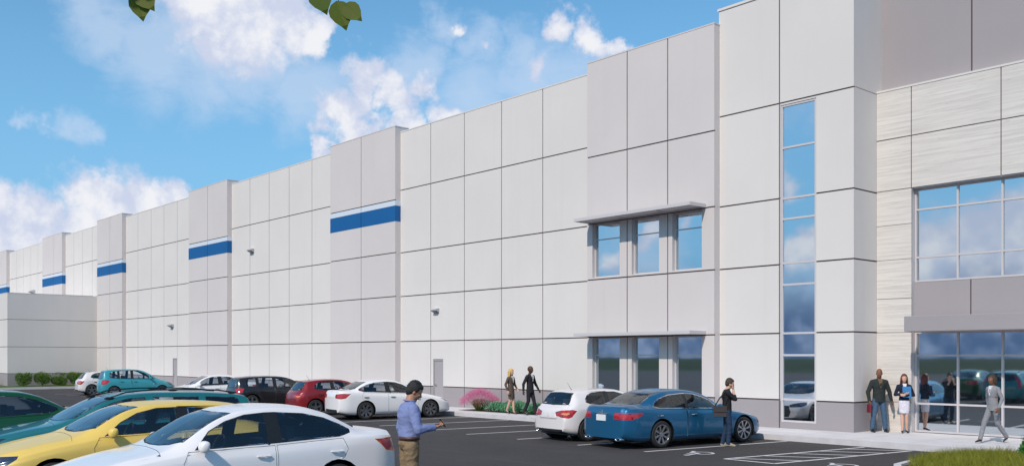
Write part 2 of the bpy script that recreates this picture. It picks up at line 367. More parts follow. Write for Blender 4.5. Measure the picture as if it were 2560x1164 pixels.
# ---------------------------------------------------------------- the warehouse
BLD = empty('warehouse_building', (-40, 25.25, 0), 0, 'long off white concrete panel warehouse with blue banded pilasters and stone clad glass entrance', 'building')
def bpart(mb, name, mats, parent=None, **k):
    o = mb.build(name, mats, **k); p = parent or BLD; o.parent = p
    o.matrix_parent_inverse = Matrix.Translation(BLD.location).inverted() if p is BLD else p.matrix_parent_inverse
    return o
def split_rect(r, holes):
    """rectangle minus holes -> list of rectangles"""
    out = [r]
    for h in holes:
        nxt = []
        for (x0, x1, z0, z1) in out:
            hx0, hx1, hz0, hz1 = max(x0, h[0]), min(x1, h[1]), max(z0, h[2]), min(z1, h[3])
            if hx0 >= hx1 or hz0 >= hz1: nxt.append((x0, x1, z0, z1)); continue
            if hx0 > x0: nxt.append((x0, hx0, z0, z1))
            if hx1 < x1: nxt.append((hx1, x1, z0, z1))
            if hz0 > z0: nxt.append((hx0, hx1, z0, hz0))
            if hz1 < z1: nxt.append((hx0, hx1, hz1, z1))
        out = nxt
    return out
def panels(mb, y, xs, zs, holes=(), g=.044, base=True, depth=.03, plane='y', base_mi=1, gz_=None):
    """panel wall facing -Y (plane 'y') or +X (plane 'x'); grooves are real recesses with a dark back"""
    gz_ = g if gz_ is None else gz_
    def put(a, c, z0, z1, d0, d1, mi):
        if plane == 'y': mb.box((a, y+d0, z0), (c, y+d1, z1), mi, skip='k')
        else: mb.box((y-d1, a, z0), (y-d0, c, z1), mi, skip='l')
    for i in range(len(xs)-1):
        for j in range(len(zs)-1):
            x0 = xs[i]+(g/2 if i else 0); x1 = xs[i+1]-(g/2 if i < len(xs)-2 else 0)
            z0 = zs[j]+(gz_/2 if j else 0); z1 = zs[j+1]-(gz_/2 if j < len(zs)-2 else 0)
            mi = base_mi if (base and j == 0) else 0
            for r in split_rect((x0, x1, z0, z1), holes): put(r[0], r[1], r[2], r[3], 0, depth+.02, mi)
    for r in split_rect((xs[0]+.002, xs[-1]-.002, zs[0]+.002, zs[-1]-.02), holes): put(r[0], r[1], r[2], r[3], depth, depth+.01, 2)
YW = 25.25
ROWS = [.12, 1.0, 3.0, 5.07, 7.08, 9.96]
BAYS = [(-36.52, -24.26, [-34.19, -31.8, -29.38, -26.94]), (-54.21, -42.28, [-44.65, -47.12, -49.44, -51.82]),
        (-72.0, -59.88, [-62.48, -64.76, -67.08, -69.61]), (-86.47, -77.5, [-79.6, -82.0, -84.25]),
        (-104.47, -92.2, [-94.7, -97.0, -99.5, -102.0]), (-122.2, -110.3, [-112.7, -115.1, -117.5, -119.9])]
door_hole = {0: (-34.02, -33.28, .1, 2.2), 2: (-63.25, -62.51, .1, 2.2)}
M3 = [M_WALL, M_BASE, M_JOINT]
for k, (x0, x1, js) in enumerate(BAYS):
    mb = MB(); holes = [door_hole[k]] if k in door_hole else []
    panels(mb, YW, [x0]+sorted(js)+[x1], ROWS+[12.62], holes)
    mb.box((x0, YW+.05, 11.9), (x1, YW+.30, 12.60), 0)          # parapet thickness
    bpart(mb, 'wall', M3)
    b = MB(); b.box((x0, YW-.012, 12.62), (x1, YW+.32, 12.665)); bpart(b, 'coping', M_WALL)
# pilasters
PILS = [(-42.28, -36.52, -39.41), (-59.88, -54.21, -57.0), (-77.5, -72.0, -74.6), (-92.2, -86.47, -88.8), (-110.3, -104.47, -107.3)]
PR = [.12, 1.0, 3.0, 5.07, 7.08, 9.50]
for x0, x1, xm in PILS:
    mb = MB(); panels(mb, YW-.30, [x0, xm, x1], PR+[12.86])
    mb.box((x0+.001, YW-.25, .12), (x1, YW+.45, 12.858), 0, skip='f')
    pl = bpart(mb, 'pilaster', [M_PIL, M_BASE, M_JOINT])
    for nm, z0, z1, mm, pr in (('blue_band', 8.52, 9.235, M_BLUE, .006), ('pale_band', 9.245, 9.475, M_PALE, .005)):
        b = MB()
        for a, c in ((x0, xm-.021), (xm+.021, x1)): b.box((a, YW-.30-pr, z0), (c+(pr if c == x1 else 0), YW-.27, z1))
        b.box((x1+.001, YW-.27, z0), (x1+pr, YW-.002, z1))
        s = bpart(b, nm, mm); s.parent = pl; s.matrix_parent_inverse = Matrix.Identity(4)
    b = MB(); b.box((x0-.01, YW-.31, 12.86), (x1+.012, YW+.46, 12.90)); s = bpart(b, 'coping', M_PIL); s.parent = pl; s.matrix_parent_inverse = Matrix.Identity(4)
# pilaster with the two rows of windows
XP0, XP1 = -24.26, -18.63
TX0, TXJ, TX1, YS = -18.66, -16.43, -14.0, 26.54
WX = [(-24.0, -22.68), (-22.12, -20.90), (-20.33, -19.12)]
WZ = [(5.14, 7.06), (.35, 2.985)]
holes = [(a, c, z0, z1) for a, c in WX for z0, z1 in WZ]
mb = MB(); panels(mb, YW-.30, [XP0, -22.33, -20.53, XP1], PR+[12.90], holes, gz_=.045)
mb.box((XP0, YW-.25, .12), (XP0+.05, YW+.45, 12.9), 0, skip='f'); mb.box((XP1-.05, YW-.25, .12), (XP1, YW+.02, 12.9), 0, skip='f')
mb.box((XP0+.051, YW-.249, 12.8), (XP1-.051, YW+.019, 12.898), 0, skip='f'); mb.box((XP0+.051, YW+.021, 12.3), (TX0-.002, YW+.45, 12.898), 0)
for a, c in WX:
    for z0, z1 in WZ:   # reveals
        mb.box((a-.02, YW-.25, z0-.02), (a, YW+.1, z1+.02), 3); mb.box((c, YW-.25, z0-.02), (c+.02, YW+.1, z1+.02), 3)
        mb.box((a, YW-.25, z1), (c, YW+.1, z1+.02), 3); mb.box((a, YW-.25, z0-.02), (c, YW+.1, z0), 3)
pil = bpart(mb, 'pilaster', [M_PIL, M_BASE, M_JOINT, M_PIL])
b = MB(); b.box((XP0-.01, YW-.31, 12.90), (XP1+.012, YW+.46, 12.94)); s = bpart(b, 'coping', M_PIL)
def window(x0, x1, z0, z1, y, vx=(), hz=(), fw=.055, depth=.07, name='window', mull=None):
    b = MB(); mw = mull or fw*.8
    b.box((x0, y, z0), (x0+fw, y+depth, z1)); b.box((x1-fw, y, z0), (x1, y+depth, z1))
    b.box((x0+fw, y, z0), (x1-fw, y+depth, z0+fw)); b.box((x0+fw, y, z1-fw), (x1-fw, y+depth, z1))
    xs = [x0+fw]+sorted(vx)+[x1-fw]
    for v in vx: b.box((v-mw/2, y-.003, z0+fw), (v+mw/2, y+depth, z1-fw))
    for h in hz:
        for i in range(len(xs)-1):
            b.box((xs[i]+(mw/2 if i else 0), y+.001, h-mw/2), (xs[i+1]-(mw/2 if i < len(xs)-2 else 0), y+depth-.002, h+mw/2))
    f = bpart(b, name, M_FRAME)
    g = MB(); g.box((x0+.02, y+depth*.45, z0+.02), (x1-.02, y+depth*.45+.012, z1-.02))
    p = bpart(g, 'pane', M_GLASS); p.parent = f; p.matrix_parent_inverse = Matrix.Identity(4)
    return f
for a, c in WX:
    window(a+.004, c-.004, WZ[0][0]+.004, WZ[0][1]-.004, YW-.17, (), (6.50,), fw=.04)
    window(a+.004, c-.004, WZ[1][0]+.004, WZ[1][1]-.004, YW-.17, (), (2.36, 1.0), fw=.04)
# sunshades over the windows
for zt in (7.20, 3.13):
    b = MB(); x0, x1 = -24.12, -18.95; y0, y1 = YW-1.14, YW-.30
    b.box((x0, y0, zt-.11), (x1, y0+.05, zt)); b.box((x0, y0+.05, zt-.11), (x0+.05, y1, zt)); b.box((x1-.05, y0+.05, zt-.11), (x1, y1, zt))
    b.box((x0+.05, y1-.05, zt-.11), (x1-.05, y1, zt))
    for xx in (-22.37, -20.6): b.box((xx-.03, y0+.05, zt-.10), (xx+.03, y1-.05, zt-.01))
    fr = bpart(b, 'sunshade', M_AWN)
    s = MB(); n = 9
    for i in range(n):
        yy = y0+.07+i*(y1-y0-.14)/n
        s.quad((x0+.05, yy, zt-.075), (x1-.05, yy, zt-.075), (x1-.05, yy+.085, zt-.03), (x0+.05, yy+.085, zt-.03))
    so = bpart(s, 'louvre_slats', M_AWN); so.parent = fr; so.matrix_parent_inverse = Matrix.Identity(4)
    m_ = so.modifiers.new('thickness', 'SOLIDIFY'); m_.thickness = .008
# tower with the tall strip window
TR = [.12, 1.0, 3.01, 5.09, 7.09, 9.97]
def tower(x0, xj, x1, hole, ret_right=True):
    mb = MB(); YT = YW-.015
    panels(mb, YT, [x0, xj, x1], TR+[13.35], [hole] if hole else [])
    if hole:
        a, c, z0, z1 = hole
        mb.box((a-.03, YT+.02, z0), (a, YT+.16, z1), 3); mb.box((c, YT+.04, z0), (c+.03, YT+.16, z1), 3); mb.box((a, YT+.04, z0-.03), (c, YT+.16, z0), 3); mb.box((a, YT+.04, z1), (c, YT+.16, z1+.03), 3)
    ys = YS if ret_right else 30
    panels(mb, x1, [YT+.052, ys], TR, plane='x'); panels(mb, x1, [YT+.052, 26.9], [9.99, 13.35], base=False, plane='x')
    mb.box((x0+.002, YT+.06, 12.4), (x1-.06, 26.9, 13.34), 0); mb.box((x0+.002, YT+.06, .12), (x0+.3, 30, 12.4), 0)
    bpart(mb, 'tower_wall', [M_WALL, M_BASE, M_JOINT, M_FRAME])
    b = MB(); b.box((x0-.04, YT-.03, 13.35), (x1+.04, 26.9, 13.43)); bpart(b, 'coping', M_WALL)
tower(TX0, TXJ, TX1, (-16.39, -15.19, .33, 9.90))
window(-16.386, -15.195, .335, 9.895, YW+.005, (), (8.60, 7.07, 6.45, 5.12, 4.47, 3.01, 2.35, 1.02), fw=.06, depth=.08, mull=.06)
# stone clad entrance
XE = 4.0
sx = [-13.998, -12.96, -10.51, -8.06, -5.61, -3.16, -.71, 1.74, XE]
mb = MB()
panels(mb, YS, sx, [7.12, 8.60, 9.995], base=False, g=.028)
panels(mb, YS, sx[:2], [.12, 1.0, 3.0, 3.98, 5.10, 6.1, 7.10], base=False, g=.022, gz_=.014)
mb.box((-12.99, YS+.04, .15), (-12.96, YS+.4, 7.1), 3); mb.box((-12.96, YS+.04, 7.09), (XE, YS+.4, 7.12), 3)
bpart(mb, 'stone_cladding', [M_STONE, M_STONE, M_JOINT, M_FRAME])
b = MB(); b.box((-13.998, YS-.015, 9.995), (XE, YS+.4, 10.05)); bpart(b, 'coping', M_WALL)
mb = MB(); panels(mb, YS+.30, [-14.0, -11.40, -8.82, -6.24, -3.66, -1.08, 1.5, XE], [10.05, 13.2], base=False)
panels(mb, YS+.17, [-12.958, -11.37, -8.93, -6.5, -4.05, -1.6, .85, XE], [3.02, 4.42], base=False, g=.035)
bpart(mb, 'grey_panel_wall', [M_GREY, M_BASE, M_JOINT])
vx = [-12.955+.03+1.185*k for k in range(1, 14)]
window(-12.955, XE, 4.43, 7.085, YS+.20, vx, (6.49, 5.13), fw=.05, depth=.09, mull=.05)
window(-12.955, XE, .16, 3.015, YS+.20, vx, (2.34, .97), fw=.05, depth=.09, mull=.05)
b = MB(); b.box((-12.62, YS-1.12, 2.99), (XE+.4, YS-.002, 3.41)); bevel_obj(bpart(b, 'entrance_canopy', M_GREY), .008, 1)
mb = MB(); panels(mb, YW-.015, [XE, 6.4, 8.8], TR+[13.35]); mb.box((XE, YW+.04, .12), (8.8, 45, 13.3), 0, skip='f'); bpart(mb, 'tower_wall', M3)
# low wing on the far left
mb = MB(); XB, YB = -78.42, 18.85
LR = [.12, 1.05, 3.05, 5.10, 7.06]
panels(mb, XB, [YB, YW], LR, plane='x', g=.03)
panels(mb, YB-.052, [-112, -107.0, -102, -97, -92, -87, XB], LR, [(-82.0, -81.05, .1, 2.2)])
mb.box((-112, YB, 6.6), (XB-.06, YW, 7.04), 0)
bpart(mb, 'low_wing', M3)
b = MB(); b.box((-112, YB-.06, 7.06), (XB+.01, YW-.31, 7.10)); bpart(b, 'coping', M_WALL)
# roof deck and end walls
mb = MB(); mb.box((-122.2, YW+.46, 11.9), (-18.7, 75, 12.2)); mb.box((-18.7, 30.1, 11.9), (8.8, 75, 12.2)); bpart(mb, 'roof', M_ROOF)
mb = MB(); mb.box((-122.2, YW+.3, .1), (-121.9, 75, 12.6)); mb.box((-121.9, 74.7, .1), (8.8, 75, 12.6)); bpart(mb, 'rear_wall', M_WALL)
# doors
def bdoor(x0, x1, y):
    b = MB(); b.box((x0+.004, y+.02, .15), (x0+.05, y+.12, 2.19)); b.box((x1-.05, y+.02, .15), (x1-.004, y+.12, 2.19)); b.box((x0+.05, y+.02, 2.13), (x1-.05, y+.12, 2.19))
    b.box((x0+.055, y+.045, .16), (x1-.055, y+.09, 2.125)); d = bpart(b, 'door', M_DOOR)
    h = MB(); h.box((x0+.13, y-.03, 1.06), (x0+.26, y-.01, 1.085)); h.box((x0+.14, y-.012, 1.05), (x0+.17, y+.046, 1.095))
    ho = bpart(h, 'door_handle', M_METAL); ho.parent = d; ho.matrix_parent_inverse = Matrix.Identity(4)
bdoor(-34.02, -33.28, YW); bdoor(-63.25, -62.51, YW); bdoor(-82.0, -81.05, YB-.052)
# wall pack lights: separate small lamps on the wall
def wall_light(x, z, s, nm):
    t = empty('wall_light', (x, YW, z), 0, nm, 'wall light', 'wall pack lights on the warehouse')
    w_ = .24*s; d_ = .30*s; h_ = .13*s; b = MB()
    b.rings([[(-w_, 0, h_), (w_, 0, h_), (w_, 0, -h_), (-w_, 0, -h_)], [(-w_, -d_*.6, h_*.85), (w_, -d_*.6, h_*.85), (w_, -d_*.6, -h_*.1), (-w_, -d_*.6, -h_*.1)], [(-w_*.9, -d_, h_*.45), (w_*.9, -d_, h_*.45), (w_*.9, -d_, h_*.05), (-w_*.9, -d_, h_*.05)]])
    bevel_obj(b.build('housing', mat('light_housing', (.42, .42, .43), .5), t), .01, 1)
    g = MB(); g.quad((-w_*.85, -d_*.08, -h_*1.0), (w_*.85, -d_*.08, -h_*1.0), (w_*.8, -d_*.9, -h_*.08), (-w_*.8, -d_*.9, -h_*.08)); g.build('lens', mat('light_lens', (.06, .06, .065), .2), t)
wall_light(-33.75, 4.32, .8, 'grey wall light above the nearer grey door')
wall_light(-51.5, 8.42, .95, 'grey wall light high on the bay between two blue banded pilasters')
wall_light(-63.3, 4.37, 1.0, 'small grey wall light above the far grey door')
wall_light(-95.9, 8.28, 1.5, 'distant wall light high on the wall above the low wing')
# ---------------------------------------------------------------- cars
def paint(name, color, metal=0.0, rough=0.35, coat=.7):
    return mat(name, color, rough, metal=metal, coat=coat, spec=0.5, back=(0.02, 0.02, 0.022))
def car_glass(name='car_glass', tint=(0.80, 0.85, 0.87)):
    if name in MATS: return MATS[name]
    m = bpy.data.materials.new(name); m.use_nodes = True; t = NT(m.node_tree); t.n.remove(t.n['Principled BSDF'])
    tr = t.node('ShaderNodeBsdfTransparent'); tr.inputs[0].default_value = tint+(1,)
    g = t.node('ShaderNodeBsdfGlossy'); g.inputs['Roughness'].default_value = 0.01; g.inputs['Color'].default_value = (0.9, 0.95, 1, 1)
    f = t.node('ShaderNodeFresnel'); f.inputs[0].default_value = 1.55
    mx = t.node('ShaderNodeMixShader'); t.l.new(t.math('MULTIPLY_ADD', f.outputs[0], 1.15, 0.03, clamp=True), mx.inputs[0])
    t.l.new(tr.outputs[0], mx.inputs[1]); t.l.new(g.outputs[0], mx.inputs[2]); t.l.new(mx.outputs[0], t.n['Material Output'].inputs[0])
    MATS[name] = m; return m
CG = car_glass(); RUB = mat('black_trim', (0.012, 0.012, 0.013), 0.4); TYRE = mat('tyre_rubber', (0.018, 0.018, 0.019), 0.8)
ALLOY = mat('alloy_wheel', (0.42, 0.42, 0.44), 0.3, metal=0.85); HUBD = mat('dark_wheel_steel', (0.03, 0.03, 0.032), 0.5, metal=0.6)  # HUBD: dark steel of the disc behind the spokes
DARKALLOY = mat('dark_alloy_wheel', (0.26, 0.26, 0.27), 0.3, metal=0.9)
CHROME = mat('chrome', (0.75, 0.75, 0.76), 0.12, metal=1.0); SEATM = mat('seat_fabric', (0.022, 0.024, 0.032), 0.85); INTM = mat('cabin_plastic', (0.014, 0.014, 0.017), 0.6)
LAMPR = mat('red_lamp_plastic', (0.42, 0.012, 0.018), 0.12, coat=1.0); LAMPO = mat('orange_lamp_plastic', (0.75, 0.22, 0.06), 0.12, coat=1.0)
LAMPW = mat('clear_lamp', (0.30, 0.34, 0.38), 0.1, coat=1.0, metal=0.5); LAMPD = mat('lamp_inner', (0.03, 0.05, 0.09), 0.15, coat=1.0, metal=0.4)
PLATE = mat('blank_plate', (0.75, 0.75, 0.76), 0.5)

def interp(tab, x):
    """monotone-ish cubic through a table"""
    if x <= tab[0][0]: return tab[0][1]
    if x >= tab[-1][0]: return tab[-1][1]
    n = len(tab)
    for i in range(n-1):
        if tab[i][0] <= x <= tab[i+1][0]: break
    def slope(k):
        if k == 0: return (tab[1][1]-tab[0][1])/(tab[1][0]-tab[0][0])
        if k == n-1: return (tab[-1][1]-tab[-2][1])/(tab[-1][0]-tab[-2][0])
        a = (tab[k][1]-tab[k-1][1])/(tab[k][0]-tab[k-1][0]); b = (tab[k+1][1]-tab[k][1])/(tab[k+1][0]-tab[k][0])
        return 0 if a*b <= 0 else 2*a*b/(a+b)
    x0, y0 = tab[i]; x1, y1 = tab[i+1]; h = x1-x0; t = (x-x0)/h; m0, m1 = slope(i)*h, slope(i+1)*h
    return (2*t**3-3*t*t+1)*y0+(t**3-2*t*t+t)*m0+(-2*t**3+3*t*t)*y1+(t**3-t*t)*m1
def chaikin(p, k=2):
    for _ in range(k):
        q = [p[0]]
        for a, b in zip(p, p[1:]):
            q += [(a[0]*.75+b[0]*.25, a[1]*.75+b[1]*.25), (a[0]*.25+b[0]*.75, a[1]*.25+b[1]*.75)]
        q.append(p[-1]); p = q
    return p
def inpoly(p, poly):
    x, y = p; c = False; n = len(poly)
    for i in range(n):
        x0, y0 = poly[i]; x1, y1 = poly[(i+1) % n]
        if (y0 > y) != (y1 > y) and x < (x1-x0)*(y-y0)/(y1-y0)+x0: c = not c
    return c
def cut(bm, poly, U, V, pred):
    """split the surface along a polygon drawn in the plane (U, V); returns the faces inside"""
    U = Vector(U); V = Vector(V); N = U.cross(V)
    us = [p[0] for p in poly]; vs = [p[1] for p in poly]; m = .03
    box = (min(us)-m, max(us)+m, min(vs)-m, max(vs)+m)
    fs = []
    for f in bm.faces:
        if not any(box[0] <= v.co.dot(U) <= box[1] and box[2] <= v.co.dot(V) <= box[3] for v in f.verts):
            c = f.calc_center_median()
            if not (box[0] <= c.dot(U) <= box[1] and box[2] <= c.dot(V) <= box[3]): continue
        if pred(f.calc_center_median(), f.normal): fs.append(f)
    for i in range(len(poly)):
        a = poly[i]; b = poly[(i+1) % len(poly)]
        pa = U*a[0]+V*a[1]; d = (U*(b[0]-a[0])+V*(b[1]-a[1]))
        if d.length < 1e-5: continue
        no = d.cross(N).normalized()
        es = set(); vset = set()
        for f in fs:
            for e in f.edges: es.add(e)
            for v in f.verts: vset.add(v)
        r = bmesh.ops.bisect_plane(bm, geom=list(vset)+list(es)+fs, plane_co=pa, plane_no=no, dist=1e-5)
        fs = [g for g in r['geom'] if isinstance(g, bmesh.types.BMFace) and g.is_valid]
    out = []
    for f in fs:
        c = f.calc_center_median()
        if inpoly((c.dot(U), c.dot(V)), poly): out.append(f)
    return out
def pull(bm, faces, keep=False):
    """copy faces to a bmesh of their own (and delete them from the source)"""
    nb = bmesh.new(); mp = {}
    for f in faces:
        vs = []
        for v in f.verts:
            if v not in mp: mp[v] = nb.verts.new(v.co)
            vs.append(mp[v])
        try: nf = nb.faces.new(vs); nf.smooth = True
        except ValueError: pass
    if not keep: bmesh.ops.delete(bm, geom=faces, context='FACES_ONLY' if False else 'FACES')
    nb.normal_update(); return nb
def link_bm(bm, name, mats, parent):
    me = bpy.data.meshes.new(name); bm.to_mesh(me); bm.free()
    for m in (mats if isinstance(mats, (list, tuple)) else [mats]): me.materials.append(m)
    o = bpy.data.objects.new(name, me); C.objects.link(o); o.parent = parent; return o
def ring_part(nb, thick, depth=0.0):
    """inset the region border; border faces get material 1"""
    nb.faces.ensure_lookup_table(); before = set(nb.faces)
    r = bmesh.ops.inset_region(nb, faces=list(nb.faces), thickness=thick, depth=depth, use_even_offset=True, use_boundary=True)
    for f in r['faces']: f.material_index = 1; f.smooth = False
    return nb

def wheel_meshes(r, w, spokes, alloy, style):
    """tyre and rim, axis along y, outer face towards -y"""
    t = MB(); prof = [(r*.70, -w*.46), (r*.74, -w*.5), (r*.90, -w*.5), (r*.975, -w*.42), (r, -w*.28), (r, w*.28), (r*.975, w*.42), (r*.9, w*.5), (r*.7, w*.48)]
    n = 40
    rings = [[(p[0]*math.cos(2*math.pi*k/n), p[1], p[0]*math.sin(2*math.pi*k/n)) for k in range(n)] for p in prof]
    t.rings(rings, cap=False)
    g = MB(); rr = r*.715
    prof = [(rr, -w*.47), (rr*1.015, -w*.5), (rr*.95, -w*.5), (rr*.93, -w*.40), (rr*.90, w*.3)]
    g.rings([[(p[0]*math.cos(2*math.pi*k/n), p[1], p[0]*math.sin(2*math.pi*k/n)) for k in range(n)] for p in prof], cap=False)
    def pol(rad, a, y): return (rad*math.cos(a), y, rad*math.sin(a))
    for k in range(spokes):
        a = 2*math.pi*k/spokes+.3
        for da, wd in ([(0, style[0])] if style[2] == 0 else [(-style[2], style[0]), (style[2], style[0])]):
            a0 = a+da*.35; a1 = a+da; w0, w1 = style[0], style[1]
            y0, y1 = -w*.40, -w*.46
            ins = [pol(rr*.20, a0-w0/.2, y0), pol(rr*.20, a0+w0/.2, y0), pol(rr*.96, a1+w1, y1), pol(rr*.96, a1-w1, y1)]
            g.rings([[ins[0], ins[1], ins[2], ins[3]], [(p[0], p[1]+w*.12, p[2]) for p in ins]])
    g.cyl((0, -w*.38, 0), rr*.24, w*.12, 'y', 20)
    g.cyl((0, -w*.05, 0), rr*.88, .012, 'y', 30, mi=1)
    g.cyl((0, -w*.12, 0), rr*.55, .02, 'y', 24, mi=2)
    return t, g

def car(spec):
    """builds a car along +x; returns its Empty"""
    L, W = spec['L'], spec['W']; H0 = spec.get('kz', 1.0); kx = L/spec['L0']
    top = [(a*kx, b*H0) for a, b in spec['top']]; belt = [(a*kx, b*H0) for a, b in spec['belt']]
    P = paint(*spec['paint']); rw = [(a*kx, b) for a, b in spec['roofw']]
    r = spec['r']; sw = [spec['fo']*kx, (spec['fo']+spec['wb'])*kx]
    rf, cf, rr_, cr = spec.get('plan', (.62, .26, .45, .17))
    X = lambda s: L/2-s
    hw = W/2
    def width(s):
        k = 1.0
        if s < rf: k *= 1-cf*((rf-s)/rf)**2.4
        if L-s < rr_: k *= 1-cr*((rr_-(L-s))/rr_)**2.4
        k *= 1-.02*abs((s-L*.55)/(L*.5))**2
        return hw*k
    def under(s):
        a = .17
        if s < .5: a += .06*((.5-s)/.5)**2
        if L-s < .6: a += .10*((.6-(L-s))/.6)**2
        return a
    def section(s):
        w = width(s); u = under(s); zt = interp(top, s); zb = min(interp(belt, s), zt-.02); wr = interp(rw, s)*w
        zm = min(.56, u+(zb-u)*.58); g = zt-zb
        cab = min(1, max(0, (g-.12)/.25)); ze = zb+g*(.62+.27*cab)
        wb = w*(.955-.01*cab)
        tuck = .90
        pts = [(0, u), (w*.6, u), (w*(tuck-.02), u+.005), (w*(tuck+.055), u+.06), (w*.992, u+(zm-u)*.45), (w, zm), (w*.99, zb-(zb-zm)*.30), (wb+.012*w, zb-.035), (wb-.01*w, zb+.004)]
        for k in (.12, .35, .6, .85): pts.append((wb+(wr-wb)*k-.012*math.sin(k*3.1)*0+.020*math.sin(k*3.14)*cab, zb+(ze-zb)*k))
        pts += [(wr, ze), (wr*.955, ze+(zt-ze)*.42), (wr*.80, ze+(zt-ze)*.72), (wr*.45, zt-(zt-ze)*.08), (0, zt)]
        return chaikin(pts, 2)
    ss = [0, .008, .02, .04, .07, .11, .16]; x = .2
    while x < L-.22: ss.append(x); x += .05
    ss += [L-.2, L-.16, L-.12, L-.085, L-.055, L-.03, L-.012, L]
    bm = bmesh.new(); cols = []
    for s in ss:
        h = section(s); b0 = 0
        ring = [bm.verts.new((X(s), -y, z)) for y, z in h]
        ring2 = [ring[0]]+[bm.verts.new((X(s), y, z)) for y, z in h[1:-1]]+[ring[-1]]
        cols.append((ring, ring2))
    for a, b in zip(cols, cols[1:]):
        for q in (0, 1):
            for j in range(len(a[q])-1):
                vs = [a[q][j], a[q][j+1], b[q][j+1], b[q][j]]
                if q: vs.reverse()
                try: bm.faces.new(vs)
                except ValueError: pass
    # end caps, slightly bulged
    for (rg, rg2), sgn, bul in ((cols[0], 1, spec.get('bulgef', .10)), (cols[-1], -1, spec.get('bulger', .05))):
        nc = 14; prev = None; wmax = max(abs(v.co.y) for v in rg)
        for j in range(len(rg)):
            a, b = rg[j], rg2[j]
            row = [a]
            if a is not b:
                for k in range(1, nc):
                    t = k/nc; y = a.co.y+(b.co.y-a.co.y)*t
                    row.append(bm.verts.new((a.co.x, y, a.co.z)))
                row.append(b)
            if prev:
                if len(prev) == len(row):
                    for k in range(nc):
                        vs = [prev[k], prev[k+1], row[k+1], row[k]]
                        if sgn < 0: vs.reverse()
                        bm.faces.new(vs)
                else:
                    sm, bg = (prev, row) if len(prev) == 1 else (row, prev)
                    for k in range(nc):
                        vs = [sm[0], bg[k+1], bg[k]] if len(prev) == 1 else [bg[k], bg[k+1], sm[0]]
                        if sgn < 0: vs.reverse()
                        bm.faces.new(vs)
            prev = row
        z0 = min(v.co.z for v in rg); z1 = max(v.co.z for v in rg)
    for v in bm.verts:   # plan bulge of nose and tail, applied smoothly to the outermost 12 cm
        s = X(0)-v.co.x
        for base, sgn, bul, dist in ((0, 1, spec.get('bulgef', .10), s), (L, -1, spec.get('bulger', .05), L-s)):
            if dist < .12:
                wm = width(base)
                v.co.x += sgn*bul*(1-(v.co.y/wm)**2 if abs(v.co.y) < wm else 0)*(1-dist/.12)
    bmesh.ops.recalc_face_normals(bm, faces=bm.faces)
    for f in bm.faces: f.smooth = True
    bm.normal_update()
    root = empty(spec['name'])
    SX = lambda poly: [(X(s*kx), z*H0) for s, z in poly]
    parts = []
    # wheel arches
    for s in sw:
        for sd in (-1, 1):
            R_ = r+.05; pl = [(X(s)+R_*math.cos(2*math.pi*k/24), r+.01+R_*math.sin(2*math.pi*k/24)) for k in range(24)]
            fs = cut(bm, pl, (1,0,0), (0,0,1), lambda c, n: c.y*sd > hw*.62)
            bmesh.ops.delete(bm, geom=fs, context='FACES')
    # side glass
    glass_parts = []
    for sd in (-1, 1):
        for poly in spec.get('pillars', []):
            q_ = [(poly[0][0]-.012, poly[0][1]), (poly[1][0]+.012, poly[1][1]), (poly[2][0]+.012, poly[2][1]), (poly[3][0]-.012, poly[3][1])]
            fs = cut(bm, SX(q_), (1,0,0), (0,0,1), lambda c, n: c.y*sd > .3 and n.y*sd > .25)
            if fs: parts.append(('pillar_trim', pull(bm, fs), RUB))
        for poly in spec['windows']:
            fs = cut(bm, SX(poly), (1,0,0), (0,0,1), lambda c, n: c.y*sd > .3 and n.y*sd > .25)
            if fs:
                nb = ring_part(pull(bm, fs), spec.get('trimw', .014)); nb.normal_update()
                if 'inner_pillar' in spec:
                    for f in cut(nb, SX(spec['inner_pillar']), (1,0,0), (0,0,1), lambda c, n: True):
                        if f.material_index == 0: f.material_index = 2
                glass_parts.append(('window', nb))
    # windscreen and rear window (drawn in plan or from behind)
    pl = [(X(s*kx), y*W/1.76) for s, y in spec['screen']]
    fs = cut(bm, pl, (1,0,0), (0,1,0), lambda c, n: n.z > .15 and c.z > .8*H0)
    glass_parts.append(('windscreen', ring_part(pull(bm, fs), .028)))
    if 'rear_plan' in spec:
        pl = [(X(s*kx), y*W/1.76) for s, y in spec['rear_plan']]
        fs = cut(bm, pl, (1,0,0), (0,1,0), lambda c, n: n.z > .15 and c.z > .85*H0 and c.x < 0)
    else:
        pl = [(y*W/1.76, z*H0) for y, z in spec['rear_face']]
        fs = cut(bm, pl, (0,1,0), (0,0,1), lambda c, n: n.x < -.12 and c.x < -L*.25)
    if fs: glass_parts.append(('rear_window', ring_part(pull(bm, fs), .025)))
    # lamps
    for sd in (-1, 1):
        for nm, lst in (('headlight', spec.get('head', [])), ('taillight', spec.get('tail', []))):
            for ang, poly, mm, inner in lst:
                a = R(ang); f = 1 if nm == 'headlight' else -1
                U = Vector((-math.sin(a), math.cos(a)*sd*f, 0)) if f > 0 else Vector((math.sin(a), -math.cos(a)*sd*f*1.0, 0))
                # u grows outwards/backwards along the corner
                U = Vector((-math.sin(a)*f, math.cos(a)*sd, 0)); dr = Vector((math.cos(a)*f, math.sin(a)*sd, 0))
                s0 = .13 if f > 0 else L-.10
                corner = Vector((X(s0), sd*width(s0)*.97, 0)); u0 = corner.dot(U)
                pl = [(u0+u, z*H0) for u, z in poly]
                fs = cut(bm, pl, U, (0,0,1), lambda c, n: n.dot(dr) > .25 and c.x*f > L*.25 and c.y*sd > .12)
                if fs:
                    nb = pull(bm, fs); ring_part(nb, .010, 0)
                    parts.append((nm, nb, [mm, RUB if nm == 'headlight' else inner]))
